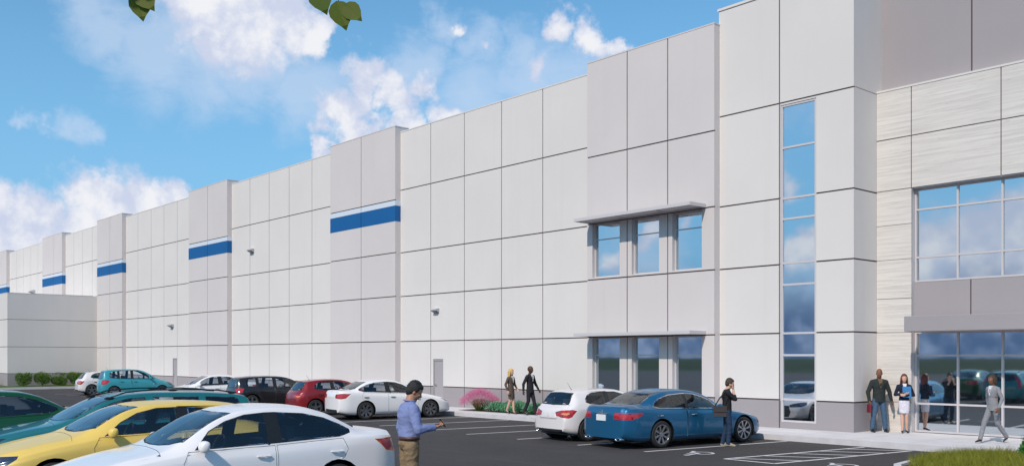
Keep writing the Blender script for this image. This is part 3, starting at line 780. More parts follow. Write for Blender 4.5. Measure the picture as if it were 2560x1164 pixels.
    # black patches on nose and tail
    for nm, f, poly, mm in spec.get('patches', []):
        fs = cut(bm, [(y*W/1.76, z*H0) for y, z in poly], (0,1,0), (0,0,1), lambda c, n: n.x*f > .2 and c.x*f > L*.3)
        if fs: parts.append((nm, pull(bm, fs), mm))
    # doors: panels with a dark shut line
    for sd in (-1, 1):
        for poly in spec.get('doors', []):
            fs = cut(bm, SX(poly), (1,0,0), (0,0,1), lambda c, n: c.y*sd > .3 and abs(n.y) > .2)
            if fs: parts.append(('door', ring_part(pull(bm, fs), .0055, -.004), [P, RUB]))
        for poly in spec.get('bonnet_side', []): pass
    pl = spec.get('bonnet')
    if pl:
        fs = cut(bm, [(X(s*kx), y*W/1.76) for s, y in pl], (1,0,0), (0,1,0), lambda c, n: n.z > .3 and c.x > L*.12)
        if fs: parts.append(('bonnet', ring_part(pull(bm, fs), .0055, -.003), [P, RUB]))
    pl = spec.get('lid_plan')
    if pl:
        fs = cut(bm, [(X(s*kx), y*W/1.76) for s, y in pl], (1,0,0), (0,1,0), lambda c, n: n.z > .3 and c.x < -L*.3)
        if fs: parts.append(('boot_lid', ring_part(pull(bm, fs), .0055, -.003), [P, RUB]))
    pl = spec.get('gate')
    if pl:
        fs = cut(bm, [(y*W/1.76, z*H0) for y, z in pl], (0,1,0), (0,0,1), lambda c, n: n.x < -.15 and c.x < -L*.3)
        if fs: parts.append(('tailgate', ring_part(pull(bm, fs), .0055, -.003), [P, RUB]))
    link_bm(bm, 'body', P, root)
    tr = CHROME if spec.get('chrome') else RUB
    for nm, nb in glass_parts: link_bm(nb, nm, [spec.get('glass', CG), tr if nm == 'window' else RUB, RUB], root)
    doors = []
    for nm, nb, mm in parts:
        cen = sum((v.co for v in nb.verts), Vector())/max(1, len(nb.verts)); x0 = min(v.co.x for v in nb.verts)
        o = link_bm(nb, nm, mm, root)
        if nm == 'door': doors.append((o, cen, x0))
    # door handles
    hz = spec.get('handle_z', .80)*H0
    for o, cen, x0 in doors:
        sd = 1 if cen.y > 0 else -1; b = MB(); y = sd*(hw*.995+.012)
        b.rings([[(x0+.08, y-sd*.03, hz-.004), (x0+.08, y, hz-.008), (x0+.08, y, hz+.010), (x0+.08, y-sd*.03, hz+.012)],
                 [(x0+.17, y-sd*.01, hz-.010), (x0+.17, y+sd*.012, hz-.012), (x0+.17, y+sd*.012, hz+.012), (x0+.17, y-sd*.01, hz+.012)],
                 [(x0+.27, y-sd*.03, hz-.002), (x0+.27, y, hz-.006), (x0+.27, y, hz+.012), (x0+.27, y-sd*.03, hz+.012)]])
        bevel_obj(b.build('door_handle', CHROME if spec.get('chrome') else P, o), .004, 1)
    # arch liners, floor
    b = MB(); n = 16
    for s in sw:
        for sd in (-1, 1):
            R_ = r+.049; a = [[(X(s)+R_*math.cos(math.pi*1.3*k/n-.47), sd*yy, r+.01+R_*math.sin(math.pi*1.3*k/n-.47)) for k in range(n+1)] for yy in (hw*.975, hw*.45)]
            for k in range(n): b.quad(a[0][k], a[0][k+1], a[1][k+1], a[1][k])
            b.quad(*[(X(s)+R_*math.cos(2*math.pi*k/12), sd*hw*.46, r+.01+R_*math.sin(2*math.pi*k/12)) for k in range(12)])
    b.box((-L/2+.25, -hw*.86, .165), (L/2-.25, hw*.86, .20))
    b.build('underbody', RUB, root)
    # wheels
    tyre, rim = wheel_meshes(r, .205, *spec['rim'])
    to = tyre.build('tyre', TYRE, smooth=True); ro = rim.build('rim', [spec['rim'][1], HUBD, mat('brake_disc', (.25,.25,.26), .35, metal=.9)])
    first = True
    for s in sw:
        for sd in (-1, 1):
            wh = empty('wheel', (X(s), sd*(hw*.985-.105), r), R(180) if sd > 0 else 0, parent=root)
            if first: to.parent = wh; ro.parent = wh; first = False
            else:
                for q in (to, ro): c_ = q.copy(); C.objects.link(c_); c_.parent = wh
    # cabin
    cs, ce = spec['cabin'][0]*kx, spec['cabin'][1]*kx; zb = interp(belt, (cs+ce)/2)
    b = MB(); b.box((X(cs+.55), -hw*.80, .40), (X(cs-.05), hw*.80, zb-.06)); bevel_obj(b.build('dashboard', INTM, root), .04, 2)
    b = MB(); b.box((X(ce), -hw*.84, .24), (X(cs), hw*.84, .30)); b.build('cabin_floor', INTM, root)
    def seat(xf, y, wd, hgt, heads, nm):
        b = MB(); z0 = .34
        b.box((xf-.50, y-wd/2, z0), (xf, y+wd/2, z0+.17))
        i = len(b.v); b.box((xf-.62, y-wd/2, z0+.1), (xf-.48, y+wd/2, z0+hgt))
        for q in range(i+4, i+8): v = b.v[q]; b.v[q] = (v[0]-.13, v[1]*1.0, v[2])
        for hy in heads: b.box((xf-.79, y+hy-.12, z0+hgt+.045), (xf-.69, y+hy+.12, z0+hgt+.21)); b.box((xf-.745, y+hy-.05, z0+hgt-.02), (xf-.735, y+hy+.05, z0+hgt+.06))
        o = bevel_obj(b.build(nm, SEATM, root), .035, 2)
    hs = (zb-.34)*1.02
    seat(X(cs+.85), -.36, .50, hs, [0], 'seat'); seat(X(cs+.85), .36, .50, hs, [0], 'seat'); seat(X(cs+1.75 if ce-cs > 2.3 else cs+1.62), 0, 1.22, hs*.96, [-.38, .38], 'rear_seat')
    if 'shelf' in spec:
        a, c_ = spec['shelf']; b = MB(); b.box((X(c_*kx), -hw*.72, zb-.03), (X(a*kx), hw*.72, zb-.015)); b.build('parcel_shelf', INTM, root)
    b = MB(); n = 20; ring = []
    for k in range(n+1):
        a = 2*math.pi*k/n; ring.append((X(cs+.62)-.06*math.sin(a), .36+.18*math.cos(a), zb-.02+.17*math.sin(a)))
    b.tube(ring, .014, 6, cap=False); b.build('steering_wheel', INTM, root)
    # mirrors
    ms, mz = spec['mirror'][0]*kx, spec['mirror'][1]*H0
    for sd in (-1, 1):
        y = hw*.90; b = MB(); xs = X(ms)
        b.tube([(xs, sd*(y-.05), mz-.05), (xs-.01, sd*(y+.07), mz-.01)], [.03, .022], 8, mi=1)
        b.rings([[(xs+dx+.02*k, sd*(y+.05+yy*.19), mz+zz*(.045+.03*q)) for dx, zz in ((.05, -.9), (.065, .2), (.04, 1.0), (-.03, 1.05), (-.05, .9), (-.05, -1.0))] for yy, q, k in ((0, .6, -1), (.25, 1.2, 0), (.8, 1.25, 0), (1.0, .6, -1))])
        o = b.build('side_mirror', [spec.get('mirror_mat') or P, RUB], root, smooth=True)
        bb = bmesh.new(); bb.from_mesh(o.data); bmesh.ops.recalc_face_normals(bb, faces=bb.faces); bb.to_mesh(o.data); bb.free()
        o.modifiers.new('round', 'SUBSURF').render_levels = 1; o.modifiers['round'].levels = 1
    # plates, exhaust, antenna, rails, extras
    if spec.get('plate'):
        z = spec['plate']*H0; s = spec.get('plate_s', L); b = MB(); xx = X(L)-spec.get('bulger', .05)-.012+spec.get('plate_in', 0); b.box((xx-.01, -.18, z), (xx+.05, .18, z+.155)); bevel_obj(b.build('number_plate', PLATE, root), .006, 1)
    for y in spec.get('exhaust', []):
        b = MB(); xx = X(L)+.02; ey, ez = spec.get('exh_size', (.07, .035)); rg = []
        for q, sc in ((-.07, 1.0), (-.07, .82), (.06, .8)): rg.append([(xx+q, y+ey*sc*math.cos(2*math.pi*k/16), spec.get('exh_z', .27)+ez*sc*math.sin(2*math.pi*k/16)) for k in range(16)])
        rg.insert(0, [(xx+.08, y+ey*math.cos(2*math.pi*k/16), spec.get('exh_z', .27)+ez*math.sin(2*math.pi*k/16)) for k in range(16)])
        b.rings(rg, cap=False); b.build('exhaust_tip', CHROME, root, smooth=True)
    if spec.get('antenna'):
        s = spec['antenna']*kx; b = MB(); z = interp(top, s)-.01; b.tube([(X(s), 0, z), (X(s)-.05, 0, z+.03), (X(s)-.16, 0, z+.2)], [.012, .006, .003], 6); b.build('antenna', RUB, root)
    if spec.get('rails'):
        for sd in (-1, 1):
            b = MB(); a0, a1 = spec['rails']; pts = []
            for k in range(9):
                s = (a0+(a1-a0)*k/8)*kx; pts.append((X(s), sd*interp(rw, s)*width(s)*.95, interp(top, s)+(.012 if k in (0, 8) else .032)))
            b.tube(pts, .013, 8)
            for k in (0, 4, 8): p = pts[k]; b.ell((p[0], p[1], p[2]-.012), (.09, .016, .022))
            b.build('roof_rail', RUB if spec.get('darkrail', True) else CHROME, root, smooth=True)
    if spec.get('badge'):
        y, z = 0, spec['badge']*H0; xx = X(L)-spec.get('bulger', .05)-.006+spec.get('badge_in', 0); b = MB(); n = 18
        b.tube([(xx, y+.055*math.cos(2*math.pi*k/n), z+.04*math.sin(2*math.pi*k/n)) for k in range(n+1)], .007, 6, cap=False)
        b.tube([(xx, y-.012, z+.03), (xx, y+.008, z-.018), (xx, y-.032, z-.02)] if False else [(xx, .012, z+.032), (xx, -.004+.012, z-.02), (xx, -.04, z-.02)], .006, 6)
        b.build('badge', CHROME, root, smooth=True)
    for fn in spec.get('extra', []): fn(root, X, hw, H0, P, L)
    return root

def scale_x(spec, **k): d = dict(spec); d.update(k); return d
SEDAN = dict(name='parked_sedan', L0=4.55, L=4.55, W=1.78, kz=1.0, fo=.93, wb=2.635, r=.325,
  top=[(0,.52),(.02,.60),(.06,.665),(.14,.715),(.35,.775),(.8,.885),(1.22,.965),(1.32,1.0),(1.7,1.215),(2.05,1.385),(2.35,1.46),(2.75,1.487),(3.15,1.465),(3.5,1.375),(3.8,1.235),(4.02,1.115),(4.12,1.09),(4.35,1.095),(4.47,1.085),(4.52,1.03),(4.545,.93),(4.55,.85)],
  belt=[(0,.48),(.1,.60),(.4,.695),(1.0,.83),(1.5,.89),(2.5,.94),(3.5,.99),(4.1,1.02),(4.45,1.0),(4.55,.80)],
  roofw=[(0,.80),(1.25,.80),(1.6,.755),(2.2,.665),(2.8,.655),(3.4,.665),(3.9,.735),(4.15,.80),(4.55,.84)],
  windows=[[(1.60,.955),(2.60,.985),(2.60,1.395),(2.32,1.375),(2.05,1.30),(1.82,1.185)], [(2.74,.99),(3.62,1.03),(3.80,1.075),(3.82,1.12),(3.70,1.19),(3.45,1.295),(3.15,1.365),(2.74,1.395)]],
  pillars=[[(2.60,.985),(2.74,.99),(2.74,1.395),(2.60,1.395)]],
  screen=[(1.50,-.66),(1.38,-.5),(1.32,-.28),(1.30,0),(1.32,.28),(1.38,.5),(1.50,.66),(2.17,.535),(2.12,.3),(2.10,0),(2.12,-.3),(2.17,-.535)],
  rear_plan=[(3.42,-.50),(3.46,0),(3.42,.50),(3.92,.60),(4.01,.4),(4.05,0),(4.01,-.4),(3.92,-.60)],
  bonnet=[(.20,-.52),(.17,0),(.20,.52),(.62,.72),(1.20,.74),(1.23,.5),(1.25,0),(1.23,-.5),(1.20,-.74),(.62,-.72)],
  lid_plan=[(4.12,-.66),(4.14,0),(4.12,.66),(4.53,.60),(4.56,0),(4.53,-.60)],
  doors=[[(1.56,.27),(2.66,.27),(2.66,.965),(1.52,.94),(1.44,.80),(1.46,.5)], [(2.68,.27),(3.20,.27),(3.30,.52),(3.42,.66),(3.66,.74),(3.72,.86),(3.66,1.01),(2.68,.968)]],
  head=[(38, [(-.42,.60),(-.30,.585),(.12,.625),(.24,.70),(.26,.735),(.10,.735),(-.18,.70),(-.40,.655)], LAMPD, RUB)],
  tail=[(35, [(-.36,.80),(-.05,.77),(.12,.80),(.22,.93),(.24,.97),(.02,.985),(-.30,.955),(-.38,.90)], LAMPR, LAMPO)],
  patches=[('grille', 1, [(-.50,.36),(.50,.36),(.44,.60),(-.44,.60)], RUB), ('rear_skirt', -1, [(-.60,.22),(.60,.22),(.52,.38),(-.52,.38)], RUB)],
  cabin=(1.45, 3.9), shelf=(3.25, 3.98), mirror=(1.66, 1.0), rim=(7, DARKALLOY, (.045, .10, .13)), plate=.0, handle_z=.83, paint=('white_car_paint', (.82, .79, .79), 0, .3))
HATCH = dict(name='parked_hatchback', L0=3.98, L=3.98, W=1.76, kz=1.0, fo=.80, wb=2.47, r=.315, plan=(.6, .27, .5, .20),
  top=[(0,.50),(.02,.59),(.06,.66),(.13,.72),(.32,.80),(.75,.90),(1.08,.965),(1.18,1.005),(1.55,1.215),(1.85,1.345),(2.15,1.405),(2.55,1.42),(3.0,1.405),(3.4,1.365),(3.52,1.335),(3.58,1.30),(3.70,1.17),(3.82,1.02),(3.86,.965),(3.90,.93),(3.95,.86),(3.975,.76),(3.98,.66)],
  belt=[(0,.46),(.1,.60),(.4,.71),(1.0,.85),(1.4,.90),(2.2,.94),(3.2,.975),(3.6,.95),(3.85,.86),(3.98,.62)],
  roofw=[(0,.80),(1.1,.80),(1.45,.76),(2.0,.68),(2.6,.665),(3.3,.665),(3.6,.68),(3.85,.78),(3.98,.86)],
  windows=[[(1.45,.955),(2.50,.985),(2.50,1.34),(2.20,1.335),(1.92,1.27),(1.68,1.145)], [(2.60,.99),(3.18,1.01),(3.32,1.06),(3.30,1.15),(3.20,1.25),(3.02,1.315),(2.60,1.338)]],
  pillars=[[(2.50,.985),(2.60,.99),(2.60,1.338),(2.50,1.34)]],
  screen=[(1.36,-.66),(1.24,-.5),(1.18,-.28),(1.16,0),(1.18,.28),(1.24,.5),(1.36,.66),(1.97,.545),(1.92,.3),(1.90,0),(1.92,-.3),(1.97,-.545)],
  rear_face=[(-.63,1.00),(0,.985),(.63,1.00),(.615,1.07),(.53,1.31),(0,1.325),(-.53,1.31),(-.615,1.07)],
  gate=[(-.36,.60),(.36,.60),(.45,.70),(.50,.84),(.66,.90),(.66,1.0),(-.66,1.0),(-.66,.90),(-.50,.84),(-.45,.70)],
  bonnet=[(.22,-.50),(.19,0),(.22,.50),(.58,.71),(1.05,.73),(1.09,.5),(1.11,0),(1.09,-.5),(1.05,-.73),(.58,-.71)],
  doors=[[(1.42,.27),(2.53,.27),(2.53,.965),(1.38,.94),(1.30,.80),(1.32,.5)], [(2.55,.27),(2.86,.27),(2.92,.48),(3.02,.62),(3.18,.72),(3.24,.86),(3.20,.98),(2.55,.968)]],
  head=[(38, [(-.36,.585),(.05,.60),(.22,.66),(.26,.75),(.10,.755),(-.20,.71),(-.36,.66)], LAMPD, RUB)],
  tail=[(32, [(-.26,.735),(-.04,.71),(.06,.75),(.03,.795),(-.20,.79)], LAMPO, LAMPR), (32, [(-.42,.80),(-.40,.71),(-.22,.66),(.02,.64),(.10,.68),(.20,.84),(.10,.87),(-.20,.85)], LAMPR, RUB)],
  patches=[('grille', 1, [(-.36,.26),(.36,.26),(.42,.44),(.34,.64),(-.34,.64),(-.42,.44)], RUB), ('rear_skirt', -1, [(-.66,.20),(.66,.20),(.60,.335),(-.60,.335)], RUB)],
  cabin=(1.3, 3.5), shelf=(2.95, 3.55), mirror=(1.52, 1.0), rim=(5, ALLOY, (.05, .09, .12)), handle_z=.80, antenna=3.2, paint=('silver_car_paint', (.76, .71, .70), .05, .3))
MPV = dict(name='parked_minivan', L0=4.0, L=4.08, W=1.72, kz=1.0, fo=.78, wb=2.56, r=.31, plan=(.6, .27, .4, .15),
  top=[(0,.50),(.02,.60),(.06,.68),(.13,.75),(.3,.84),(.65,.96),(.90,1.035),(1.0,1.08),(1.4,1.32),(1.75,1.50),(2.1,1.58),(2.6,1.60),(3.2,1.585),(3.6,1.545),(3.76,1.51),(3.82,1.45),(3.88,1.26),(3.93,1.06),(3.96,.95),(3.985,.82),(4.0,.66)],
  belt=[(0,.46),(.1,.62),(.4,.76),(.9,.90),(1.4,.95),(2.2,.98),(3.2,1.02),(3.7,.99),(3.9,.88),(4.0,.62)],
  roofw=[(0,.80),(.95,.80),(1.4,.755),(2.0,.70),(2.6,.69),(3.4,.69),(3.75,.71),(3.95,.84),(4.0,.86)],
  windows=[[(1.12,1.01),(1.42,1.02),(1.42,1.20),(1.36,1.19)], [(1.48,1.02),(2.34,1.035),(2.34,1.505),(2.05,1.49),(1.78,1.405),(1.48,1.235)], [(2.44,1.04),(3.06,1.055),(3.06,1.495),(2.44,1.507)], [(3.14,1.06),(3.52,1.10),(3.60,1.20),(3.56,1.36),(3.46,1.46),(3.14,1.49)]],
  pillars=[[(2.34,1.035),(2.44,1.04),(2.44,1.507),(2.34,1.505)], [(3.06,1.055),(3.14,1.06),(3.14,1.49),(3.06,1.495)]],
  screen=[(1.20,-.64),(1.06,-.5),(1.0,-.28),(.98,0),(1.0,.28),(1.06,.5),(1.20,.64),(1.88,.56),(1.82,.3),(1.80,0),(1.82,-.3),(1.88,-.56)],
  rear_face=[(-.60,1.06),(0,1.04),(.60,1.06),(.56,1.2),(.52,1.44),(0,1.46),(-.52,1.44),(-.56,1.2)],
  gate=[(-.48,.55),(.48,.55),(.52,.80),(.64,1.03),(-.64,1.03),(-.52,.80)],
  bonnet=[(.22,-.48),(.19,0),(.22,.48),(.55,.69),(.88,.71),(.93,.5),(.95,0),(.93,-.5),(.88,-.71),(.55,-.69)],
  doors=[[(1.34,.27),(2.38,.27),(2.38,1.015),(1.34,.99),(1.22,.80),(1.24,.5)], [(2.40,.27),(2.84,.27),(2.90,.48),(3.0,.62),(3.10,.80),(3.10,1.035),(2.40,1.018)]],
  head=[(40, [(-.34,.60),(.05,.62),(.26,.70),(.34,.84),(.18,.84),(-.16,.75),(-.34,.68)], LAMPD, RUB)],
  tail=[(45, [(-.16,.72),(.04,.70),(.18,.76),(.30,.92),(.22,.99),(-.04,1.0),(-.18,.96)], LAMPR, LAMPR)],
  patches=[('grille', 1, [(-.40,.28),(.40,.28),(.36,.50),(-.36,.50)], RUB), ('rear_skirt', -1, [(-.64,.20),(.64,.20),(.60,.32),(-.60,.32)], RUB)],
  cabin=(1.15, 3.6), mirror=(1.42, 1.06), rim=(5, ALLOY, (.055, .10, .11)), handle_z=.88, antenna=3.5, paint=('turquoise_car_paint', (.035, .30, .36), .1, .35))
WAGON = dict(name='parked_wagon', L0=4.70, L=4.70, W=1.80, kz=1.0, fo=.92, wb=2.70, r=.325, plan=(.62, .26, .4, .14),
  top=[(0,.52),(.02,.60),(.06,.67),(.14,.73),(.35,.80),(.85,.91),(1.25,.98),(1.35,1.015),(1.75,1.235),(2.08,1.385),(2.4,1.455),(2.9,1.48),(3.6,1.465),(4.2,1.42),(4.36,1.39),(4.42,1.34),(4.50,1.16),(4.57,1.0),(4.62,.92),(4.67,.82),(4.70,.66)],
  belt=[(0,.48),(.1,.60),(.4,.72),(1.0,.85),(1.5,.91),(2.5,.95),(3.5,.985),(4.2,1.0),(4.5,.93),(4.7,.62)],
  roofw=[(0,.80),(1.28,.80),(1.6,.76),(2.2,.685),(2.8,.675),(3.9,.675),(4.3,.69),(4.6,.83),(4.7,.87)],
  windows=[[(1.62,.965),(2.62,.99),(2.62,1.385),(2.34,1.37),(2.08,1.30),(1.84,1.19)], [(2.74,.995),(3.52,1.02),(3.52,1.375),(2.74,1.388)], [(3.64,1.02),(4.22,1.05),(4.28,1.10),(4.22,1.32),(4.16,1.35),(3.64,1.372)]],
  pillars=[],
  screen=[(1.50,-.66),(1.38,-.5),(1.32,-.28),(1.30,0),(1.32,.28),(1.38,.5),(1.50,.66),(2.17,.55),(2.12,.3),(2.10,0),(2.12,-.3),(2.17,-.55)],
  rear_face=[(-.60,1.04),(0,1.02),(.60,1.04),(.52,1.31),(0,1.33),(-.52,1.31)],
  gate=[(-.50,.55),(.50,.55),(.54,.80),(.64,1.0),(-.64,1.0),(-.54,.80)],
  bonnet=[(.22,-.50),(.19,0),(.22,.50),(.62,.72),(1.18,.74),(1.22,.5),(1.24,0),(1.22,-.5),(1.18,-.74),(.62,-.72)],
  doors=[[(1.58,.27),(2.67,.27),(2.67,.975),(1.54,.95),(1.46,.80),(1.48,.5)], [(2.69,.27),(3.24,.27),(3.32,.50),(3.44,.64),(3.56,.80),(3.56,1.0),(2.69,.98)]],
  head=[(38, [(-.38,.60),(.05,.61),(.24,.68),(.30,.77),(.10,.76),(-.20,.71),(-.38,.66)], LAMPD, RUB)],
  tail=[(60, [(-.08,.72),(.12,.72),(.16,.98),(.10,1.10),(.02,1.34),(-.06,1.36),(.0,1.10)], LAMPR, LAMPR)],
  patches=[('grille', 1, [(-.42,.30),(.42,.30),(.38,.56),(-.38,.56)], RUB)],
  cabin=(1.5, 4.1), mirror=(1.70, 1.01), rim=(6, ALLOY, (.05, .09, .0)), handle_z=.85, rails=(2.05, 4.15), paint=('teal_car_paint', (.015, .17, .18), .25, .35))

def place(root, x, y, heading, zg=None):
    root.location = (x, y, gz(x, y) if zg is None else zg); root.rotation_euler = (0, 0, R(heading))
def chrome_strip(root, X, hw, H0, P, L):
    b = MB(); x = X(L)-.092; b.box((x, -.30, .885*H0), (x+.05, .30, .905*H0)); bevel_obj(b.build('chrome_strip', CHROME, root), .004, 1)

# the blue saloon at the kerb
blue = car(scale_x(SEDAN, L=5.0, W=1.88, kz=.985, r=.345, fo=.80, wb=2.70, paint=('blue_car_paint', (.012, .125, .26), .45, .32), chrome=True, trimw=.02,
  rim=(8, ALLOY, (.045, .13, .0)), plate=.70, plate_in=.0, badge=.945, badge_in=.01, exhaust=[-.60, .60], exh_size=(.11, .04), exh_z=.25,
  windows=[[(1.60,.955),(2.60,.985),(3.55,1.01),(3.72,1.06),(3.62,1.17),(3.42,1.275),(3.12,1.35),(2.68,1.38),(2.60,1.379),(2.32,1.36),(2.05,1.285),(1.82,1.175)]],
  pillars=[], inner_pillar=[(2.60,.9),(2.70,.9),(2.70,1.5),(2.60,1.5)], patches=[SEDAN['patches'][0]],
  tail=[(30, [(-.40,.76),(.10,.75),(.22,.80),(.32,.89),(.30,.91),(-.36,.915)], LAMPR, LAMPR)], extra=[chrome_strip], plan=(.7,.28,.5,.16), bulger=.07))
tag(blue, 'metallic blue saloon with bright alloy wheels and a blank white rear plate', 'car', 'cars parked facing the building')
place(blue, -16.35, 20.22, 82.4)
# silver hatchback beside it, with the copies of the same model
silver = car(scale_x(HATCH, exhaust=[.52], exh_size=(.05, .035), exh_z=.27))
tag(silver, 'silver white hatchback with orange and red tail lamps parked left of the blue saloon', 'car', 'cars parked facing the building')
place(silver, -18.82, 20.12, 82)
red_p = paint('red_car_paint', (.24, .007, .010), .15, .3)
red = copy_tree(silver, swap={'silver_car_paint': red_p}); place(red, -33.75, 20.3, 80.5)
tag(red, 'dark red hatchback seen from behind between the dark minivan and the white saloon', 'car')
farh = copy_tree(silver); place(farh, -60.2, 20.25, 82)
tag(farh, 'farthest white hatchback with its tail half hidden behind the turquoise minivan', 'car')
# white saloons
white = car(scale_x(SEDAN, kz=.985)); tag(white, 'nearest white saloon in the foreground with dark side windows, nose to the left', 'car', 'cars in the near row facing away from the building')
place(white, -12.35, 5.62, 267)
white2 = copy_tree(white); place(white2, -30.45, 20.5, 80.5); tag(white2, 'white saloon parked nose to the wall, behind the man in the lilac shirt', 'car', 'cars parked facing the building')
white3 = copy_tree(white); place(white3, -43.9, 19.2, 262); tag(white3, 'white saloon with its bonnet towards the lot, left of the dark grey minivan', 'car', 'cars parked facing the building')
green_p = paint('green_car_paint', (.005, .075, .016), .2, .3)
green = copy_tree(white, swap={'white_car_paint': green_p}); place(green, -20.8, 4.2, 267); tag(green, 'dark green saloon at the left edge behind the teal wagon', 'car', 'cars in the near row facing away from the building')
# yellow hatchback
yellow = car(scale_x(HATCH, L=4.25, W=1.80, kz=1.0, paint=('yellow_car_paint', (.78, .54, .12), .0, .38, .3), antenna=None,
  head=[(38, [(-.46,.565),(.02,.575),(.16,.62),(.24,.70),(.22,.735),(-.05,.725),(-.44,.66)], LAMPD, RUB)], rim=(5, ALLOY, (.05, .10, .12))))
tag(yellow, 'pale yellow hatchback between the nearest white saloon and the teal wagon', 'car', 'cars in the near row facing away from the building'); place(yellow, -15.15, 5.35, 267)
wagon = car(scale_x(WAGON, L=5.05)); tag(wagon, 'teal estate wagon with black roof rails behind the yellow hatchback', 'car', 'cars in the near row facing away from the building'); place(wagon, -17.95, 6.15, 267)
teal = car(MPV); tag(teal, 'turquoise minivan with tall rear lamps parked before the far pilaster', 'car', 'cars parked facing the building'); place(teal, -56.2, 20.3, 82)
dark = car(scale_x(MPV, L=4.35, W=1.80, kz=.915, paint=('dark_grey_car_paint', (.018, .017, .020), .3, .35), r=.32, antenna=None,
  tail=[(45, [(-.14,.80),(.10,.78),(.20,.84),(.22,1.02),(.04,1.05),(-.14,1.0)], LAMPR, LAMPR)]))
tag(dark, 'dark grey minivan between the red hatchback and a white saloon', 'car', 'cars parked facing the building'); place(dark, -39.3, 20.5, 82)
for c_ in (red, farh): c_['group'] = 'cars parked facing the building'
# ---------------------------------------------------------------- people
def skin(nm, c): return mat(nm, c, 0.5, spec=0.35, sub=0.05)
def cloth(nm, c, s=40): return mat(nm, c, 0.9, spec=0.15, noise=(18, 0.12), bump=(s, 0.5))
WR = [0.0, 7.0]
def voxel(mb, name, m, parent, vox, smooth=4, fac=.6, wrinkle=False):
    o = mb.build(name, m, parent, smooth=True)
    r = o.modifiers.new('remesh', 'REMESH'); r.mode = 'VOXEL'; r.voxel_size = vox; r.use_smooth_shade = True
    s = o.modifiers.new('smooth', 'SMOOTH'); s.iterations = smooth; s.factor = fac
    bake(o)
    if wrinkle and WR[0]:
        from mathutils import noise as N_
        me = o.data; f = WR[1]; nn = [v.normal.copy() for v in me.vertices]
        for v, n_ in zip(me.vertices, nn):
            c = v.co; q = 1-abs(N_.noise(Vector((c.x*f+5, c.y*f, c.z*f*1.7)) )*2.2); q2 = 1-abs(N_.noise(Vector((c.x*f*2.2, c.y*f*2.2+9, c.z*f*3.6)))*2.2)
            v.co = c+n_*WR[0]*(q*.9+q2*.45-.75)
    o.data.polygons.foreach_set('use_smooth', [True]*len(o.data.polygons)); return o
def vadd(a, b, k=1.0): return Vector(a)+Vector(b)*k
def loft(mb, secs, n=20):
    """secs: centre, rx, ry (front-back, side)"""
    rg = []
    for c, rx, ry in secs: rg.append([(c[0]+rx*math.cos(2*math.pi*k/n), c[1]+ry*math.sin(2*math.pi*k/n)*(1+.04*math.cos(4*math.pi*k/n)), c[2]) for k in range(n)])
    mb.rings(rg)
def hand(mb, wrist, d, palm_n, H, curl, side):
    """palm, four bent fingers and a thumb; d = pointing direction, palm_n = direction the palm faces"""
    d = Vector(d).normalized(); pn = (Vector(palm_n)-d*Vector(palm_n).dot(d)).normalized(); ac = d.cross(pn)*side
    w0 = Vector(wrist); k = H/1.75
    mb.cap_tube(w0-d*.02, w0+d*.03*k, .024*k, .026*k, 10)
    kn = w0+d*.088*k
    for i, o in enumerate((-.030, -.010, .010, .029)):
        mb.cap_tube(w0+ac*o*.6*k+d*.02*k, kn+ac*o*k, .015*k, .0125*k, 8)
    for i, (o, ln) in enumerate(((-.031, .070), (-.0105, .080), (.0105, .075), (.031, .058))):
        p = kn+ac*o*1.05*k; dd = Vector(d); a = curl*(.85+.12*i)
        for seg, rr in ((.45, .0095), (.32, .0088), (.25, .0078)):
            rot = Matrix.Rotation(-a*.75*(1 if True else -1), 3, d.cross(pn)); dd2 = (dd*math.cos(a*.7)+pn*math.sin(a*.7)).normalized()
            q = p+dd2*ln*seg*k; mb.cap_tube(p, q, rr*k, rr*k*.93, 8); p = q
            t = dd2; pnn = (pn*math.cos(a*.7)-dd*math.sin(a*.7)); dd = t; pn_ = pnn
            pn, pn_save = pnn, pn
        pn = (Vector(palm_n)-d*Vector(palm_n).dot(d)).normalized()
    b0 = w0+d*.028*k-ac*.022*k; b1 = b0+(d*.6-ac*.72+pn*.35).normalized()*.042*k; b2 = b1+(d*.85-ac*.15+pn*.55).normalized()*.036*k
    mb.cap_tube(b0, b1, .014*k, .0115*k, 8); mb.cap_tube(b1, b2, .011*k, .009*k, 8)
